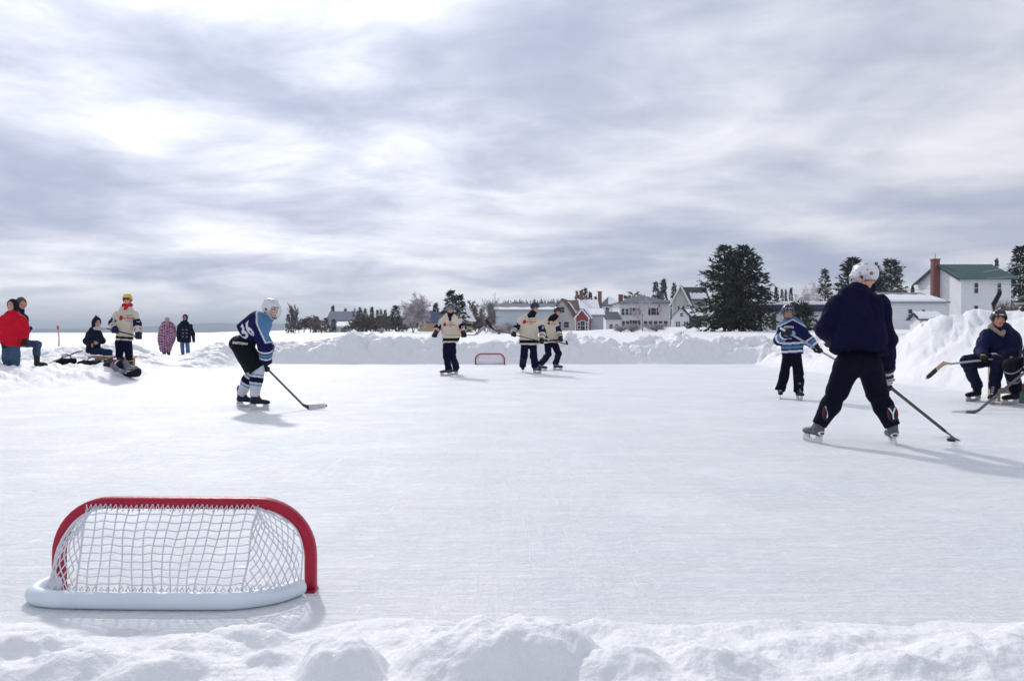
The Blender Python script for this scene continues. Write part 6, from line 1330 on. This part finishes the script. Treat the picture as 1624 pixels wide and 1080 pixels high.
sdf_obj('knit_hat', cut(ell(P(0, -.012, .035), F.ax, A3(.092, .112, .11)), P(0, 0, .03), -F.hu), [P(0, 0, .06)], .15, .012, CLOTH, F.root, lambda Q: pick(len(Q), (.30, .36, .38))); boot(F, 0, h=.2); boot(F, 1, h=.2)
# dark coat and jeans
J = dict(head=(293.5, 503.5, -.03), chest=(293, 514, 0), pelvis=(293, 537, 0), shl=(285, 517, 0), shr=(302, 517, 0), ell=(282.5, 530, 0), elr=(306, 530, 0), hal=(283, 540, -.1), har=(307.5, 541, 0), hil=(289.5, 540, 0), hir=(297.5, 540, 0), knl=(289, 550, 0), knr=(297.5, 550, 0))
F = make_fig('person in a dark hooded duffel coat and blue jeans, right of the blanket', Y, J, 1.0, (.1, -1, 0), (0, 0, 1), ((-.2, -1, 0), (.2, -1, 0)), [(289, 566, z, Y), (298, 566, z, Y)], 'spectators on the left', ankle=.14, skin=(.25, .15, .13))
top(F, 'coat', lambda P, arm, ar, tt, x, l: pick(len(P), (.008, .010, .026)), (293, 543, 0), rt=.225, rh=.27, ru=.085, rw=.07, flat=.66, wr=.010, armcut=-.03)
legs(F, 'jeans', lambda P: pick(len(P), (.08, .16, .34)), .095, .082, .078, wide=.155); hood(F, (.008, .010, .026), big=.95); boot(F, 0, h=.2); boot(F, 1, h=.2); glove(F, 0); glove(F, 1)
tb = MB()
for r_ in range(3):
    for s_ in (-1, 1): c = D(293+s_*3, 523+r_*5.5, Y-.21); tb.bar(c-A3(.035, 0, 0), c+A3(.035, 0, 0), .02, .022)
tb.build('toggle', cm('toggle_horn', (.35, .32, .28), .5), F.root)
# ---------------------------------------------------------------- things round the rink
WOOD = mat('raw_plank', (.55, .42, .25), .7, .2, 4, .2, 30); WOODD = mat('raw_block', (.36, .20, .12), .8, .25, 6, .3, 30)
# right bench
Yb = 12.55; z0 = D(1590, 572, Yb)[2]; xa = D(1566, 572, Yb)[0]; xb = D(1700, 572, Yb)[0]
bn = thing('bench', (xa+.6, Yb, 0), 'raw wooden plank bench under the seated man on the right', 'bench', 'rough plank benches')
MB().box(((xa+xb)/2, Yb+.02, z0-.02), (xb-xa, .30, .04)).build('seat', WOOD, bn)
for x in (xa+.12, xb-.2):
    L = MB(); L.box((x, Yb+.02, (z0-.05)/2), (.045, .26, z0-.05)); L.build('leg', WOOD, bn)
MB().box(((xa+xb)/2, Yb+.02, .16), (xb-xa-.3, .045, .09)).build('stretcher', WOOD, bn)
# left bench
Yl = 19.6; zl = D(180, 566, Yl)[2]; xa = D(144, 566, Yl)[0]; xb = D(214, 566, Yl)[0]
bn = thing('bench', ((xa+xb)/2, Yl, zl-.3), 'pale plank on wooden blocks beside the yellow helmeted player', 'bench', 'rough plank benches')
MB().box(((xa+xb)/2, Yl, zl), (xb-xa, .28, .045)).build('seat', WOOD, bn)
for x in (D(162, 566, Yl)[0], D(203, 566, Yl)[0]): MB().box((x, Yl, zl-.25), (.24, .24, .45)).build('leg', WOODD, bn)
# kit bags and clothes on the snow
def heap(name, label, cat, px, py, Y, dims, col, yaw=0, seed=0, strap=None, stripe=None, group=None):
    c = D(px, py, Y); g = ground(c[0], Y); c[2] = max(c[2], g+dims[2]*.3); ax = (A3(math.cos(yaw), math.sin(yaw), 0), A3(-math.sin(yaw), math.cos(yaw), 0), A3(0, 0, 1)); L, W_, H_ = dims
    f = wrinkle(union([cap(c-ax[0]*L*.4, c+ax[0]*L*.4, H_*.5, H_*.55), ell(c+ax[0]*L*.15+ax[2]*H_*.1, ax, A3(L*.35, W_*.5, H_*.5)), ell(c-ax[0]*L*.25, ax, A3(L*.3, W_*.45, H_*.42))], .06), .02, 6, seed)
    root = thing(name, (c[0], c[1], g), label, cat, group)
    def cl(P):
        C = pick(len(P), col)
        if stripe is not None: a = (P-c)@ax[0]; paint(C, np.abs(a-L*.05) < .03, stripe); paint(C, np.abs(a-L*.18) < .02, (.6, .6, .65))
        return C
    sdf_obj('shell', f, [c-ax[0]*L*.5, c+ax[0]*L*.5], max(H_, W_)*.8, .014, SHINY, root, cl)
    m = MB(); t = np.linspace(0, math.pi, 12)
    m.tube([c+ax[0]*L*.28*math.cos(a)+ax[2]*(H_*.45+.10*math.sin(a))-ax[1]*W_*.12 for a in t], .012, 6); m.build('strap', cm('strap_web', (.03, .03, .04), .8), root, True); return root
heap('kit_bag', 'long black kit bag slumped on the snow below the left bench', 'bag', 158, 579, 19.0, (1.05, .36, .24), (.010, .010, .018), R(-12), 3, stripe=(.03, .03, .05), group='kit bags on the left snow')
heap('kit_bag', 'dark bag with a pink stripe at the yellow helmeted player\'s feet', 'bag', 186, 585, 18.4, (.65, .36, .26), (.012, .012, .026), R(-25), 5, stripe=(.55, .12, .25), group='kit bags on the left snow')
heap('kit_bag', 'rounded dark bag at the right end of the gear pile', 'bag', 208, 590, 18.2, (.42, .30, .22), (.012, .014, .030), R(-20), 7, group='kit bags on the left snow')
heap('dropped_jacket', 'small crumpled dark jacket on the snow left of the kit bags', 'jacket', 106, 573, 19.2, (.40, .22, .14), (.008, .008, .012), R(5), 9)
c = D(195, 592, 18.0); sp_ = thing('spare_skates', c, 'pair of grey skates lying against the gear pile', 'skates')
class Q_: pass
q = Q_(); q.size = 1.0; q.Y = 18; q.root = sp_; q.B = [c+A3(-.05, -.05, .02), c+A3(.14, .05, .03)]; q.toes = [nrm(A3(1, -.3, 0)), nrm(A3(.9, .4, 0))]; q.ft_up = [nrm(A3(.1, -.75, .5)), nrm(A3(.1, -.5, .8))]
for i in (0, 1): skate(q, i, (.16, .16, .18), (.4, .4, .45))
stick('thin dark stick lying on the left snowbank, blade end towards the seated person', D(78, 576, 18.6), D(127, 556.5, 20.0), D(134, 556, 20.3), (.03, .03, .04), (.4, .3, .32), None)
stick('black taped stick planted upright behind the seated man', D(1577, 600, 13.3), D(1577.5, 486, 13.3), D(1592, 463, 13.3), (.02, .02, .04), (.010, .010, .012), (.010, .010, .012), .0, 1.0, upv=(-.8, 0, .6))
c = G(1629, 640, 0); cb = thing('cooler_box', (c[0], 12.1, 0), 'green box with a red lid under the right bench', 'box'); cx = c[0]*12.1/c[1]
MB().box((cx, 12.1, .12), (.22, .24, .24)).build('tub', cm('green_plastic', (.015, .10, .06), .45), cb); MB().box((cx, 12.1, .27), (.235, .255, .055)).build('lid', cm('red_plastic', (.45, .02, .03), .45), cb)
# snowmobile parked on the crest at the right edge
ys = 18.2; g = D(1608, 490, ys); x0 = g[0]+.45; z_ = g[2]-.14
sm = thing('snowmobile', (x0+.5, ys, z_), 'dark snowmobile with a clear windshield parked at the right edge', 'snowmobile')
DK = A3(.012, .014, .022)
f = union([ell((x0, ys, z_+.30), (A3(1, 0, 0), A3(0, 1, 0), A3(0, 0, 1)), A3(.42, .30, .17)), cap((x0+.1, ys, z_+.36), (x0+.6, ys, z_+.32), .17, .2), cap((x0+.6, ys, z_+.42), (x0+1.6, ys, z_+.45), .16, .17)], .08)
sdf_obj('hood', f, [(x0-.4, ys, z_+.3), (x0+1.7, ys, z_+.4)], .4, .02, HARD, sm, lambda P: np.where((np.abs(P[:, 2]-z_-.30-.12*(P[:, 0]-x0)) < .025)[:, None] & (P[:, 0] < x0+.3)[:, None], A3(.35, .36, .4), DK))
V = []
for j in range(9):
    for i in range(13): a = R(-80+160*i/12); t = j/8; V.append((x0+.02+.28*t-.20*math.cos(a)*(1-.35*t), ys+.22*math.sin(a)*(1-.3*t), z_+.43+.36*t))
o = mkobj('windshield', np.array(V), [(j*13+i, j*13+i+1, (j+1)*13+i+1, (j+1)*13+i) for j in range(8) for i in range(12)], cm('tinted_windshield', (.35, .38, .45), .15), sm, True)
for s in (-1, 1): MB().tube([(x0-.55, ys+s*.38, z_+.16), (x0-.40, ys+s*.38, z_+.03), (x0+.35, ys+s*.38, z_+.03)], .045, 7).build('ski', cm('black_plastic2', (.012, .012, .014), .4), sm)
MB().box((x0+1.1, ys, z_+.14), (1.3, .38, .24)).build('track', cm('track_rubber', (.02, .02, .02), .8), sm)
MB().tube([(x0+.42, ys-.3, z_+.72), (x0+.36, ys, z_+.66), (x0+.42, ys+.3, z_+.72)], .02, 6).build('handlebar', cm('black_plastic2', (.012, .012, .014), .4), sm)
# far goal, mouth towards us
make_goal((D(777.5, 577, 27.0)[0]), 26.6, 0, .97, .36, 'small red arched goal standing far off before the snowbank', rc=.20, dep=.23, bulge=.0, detail=False)
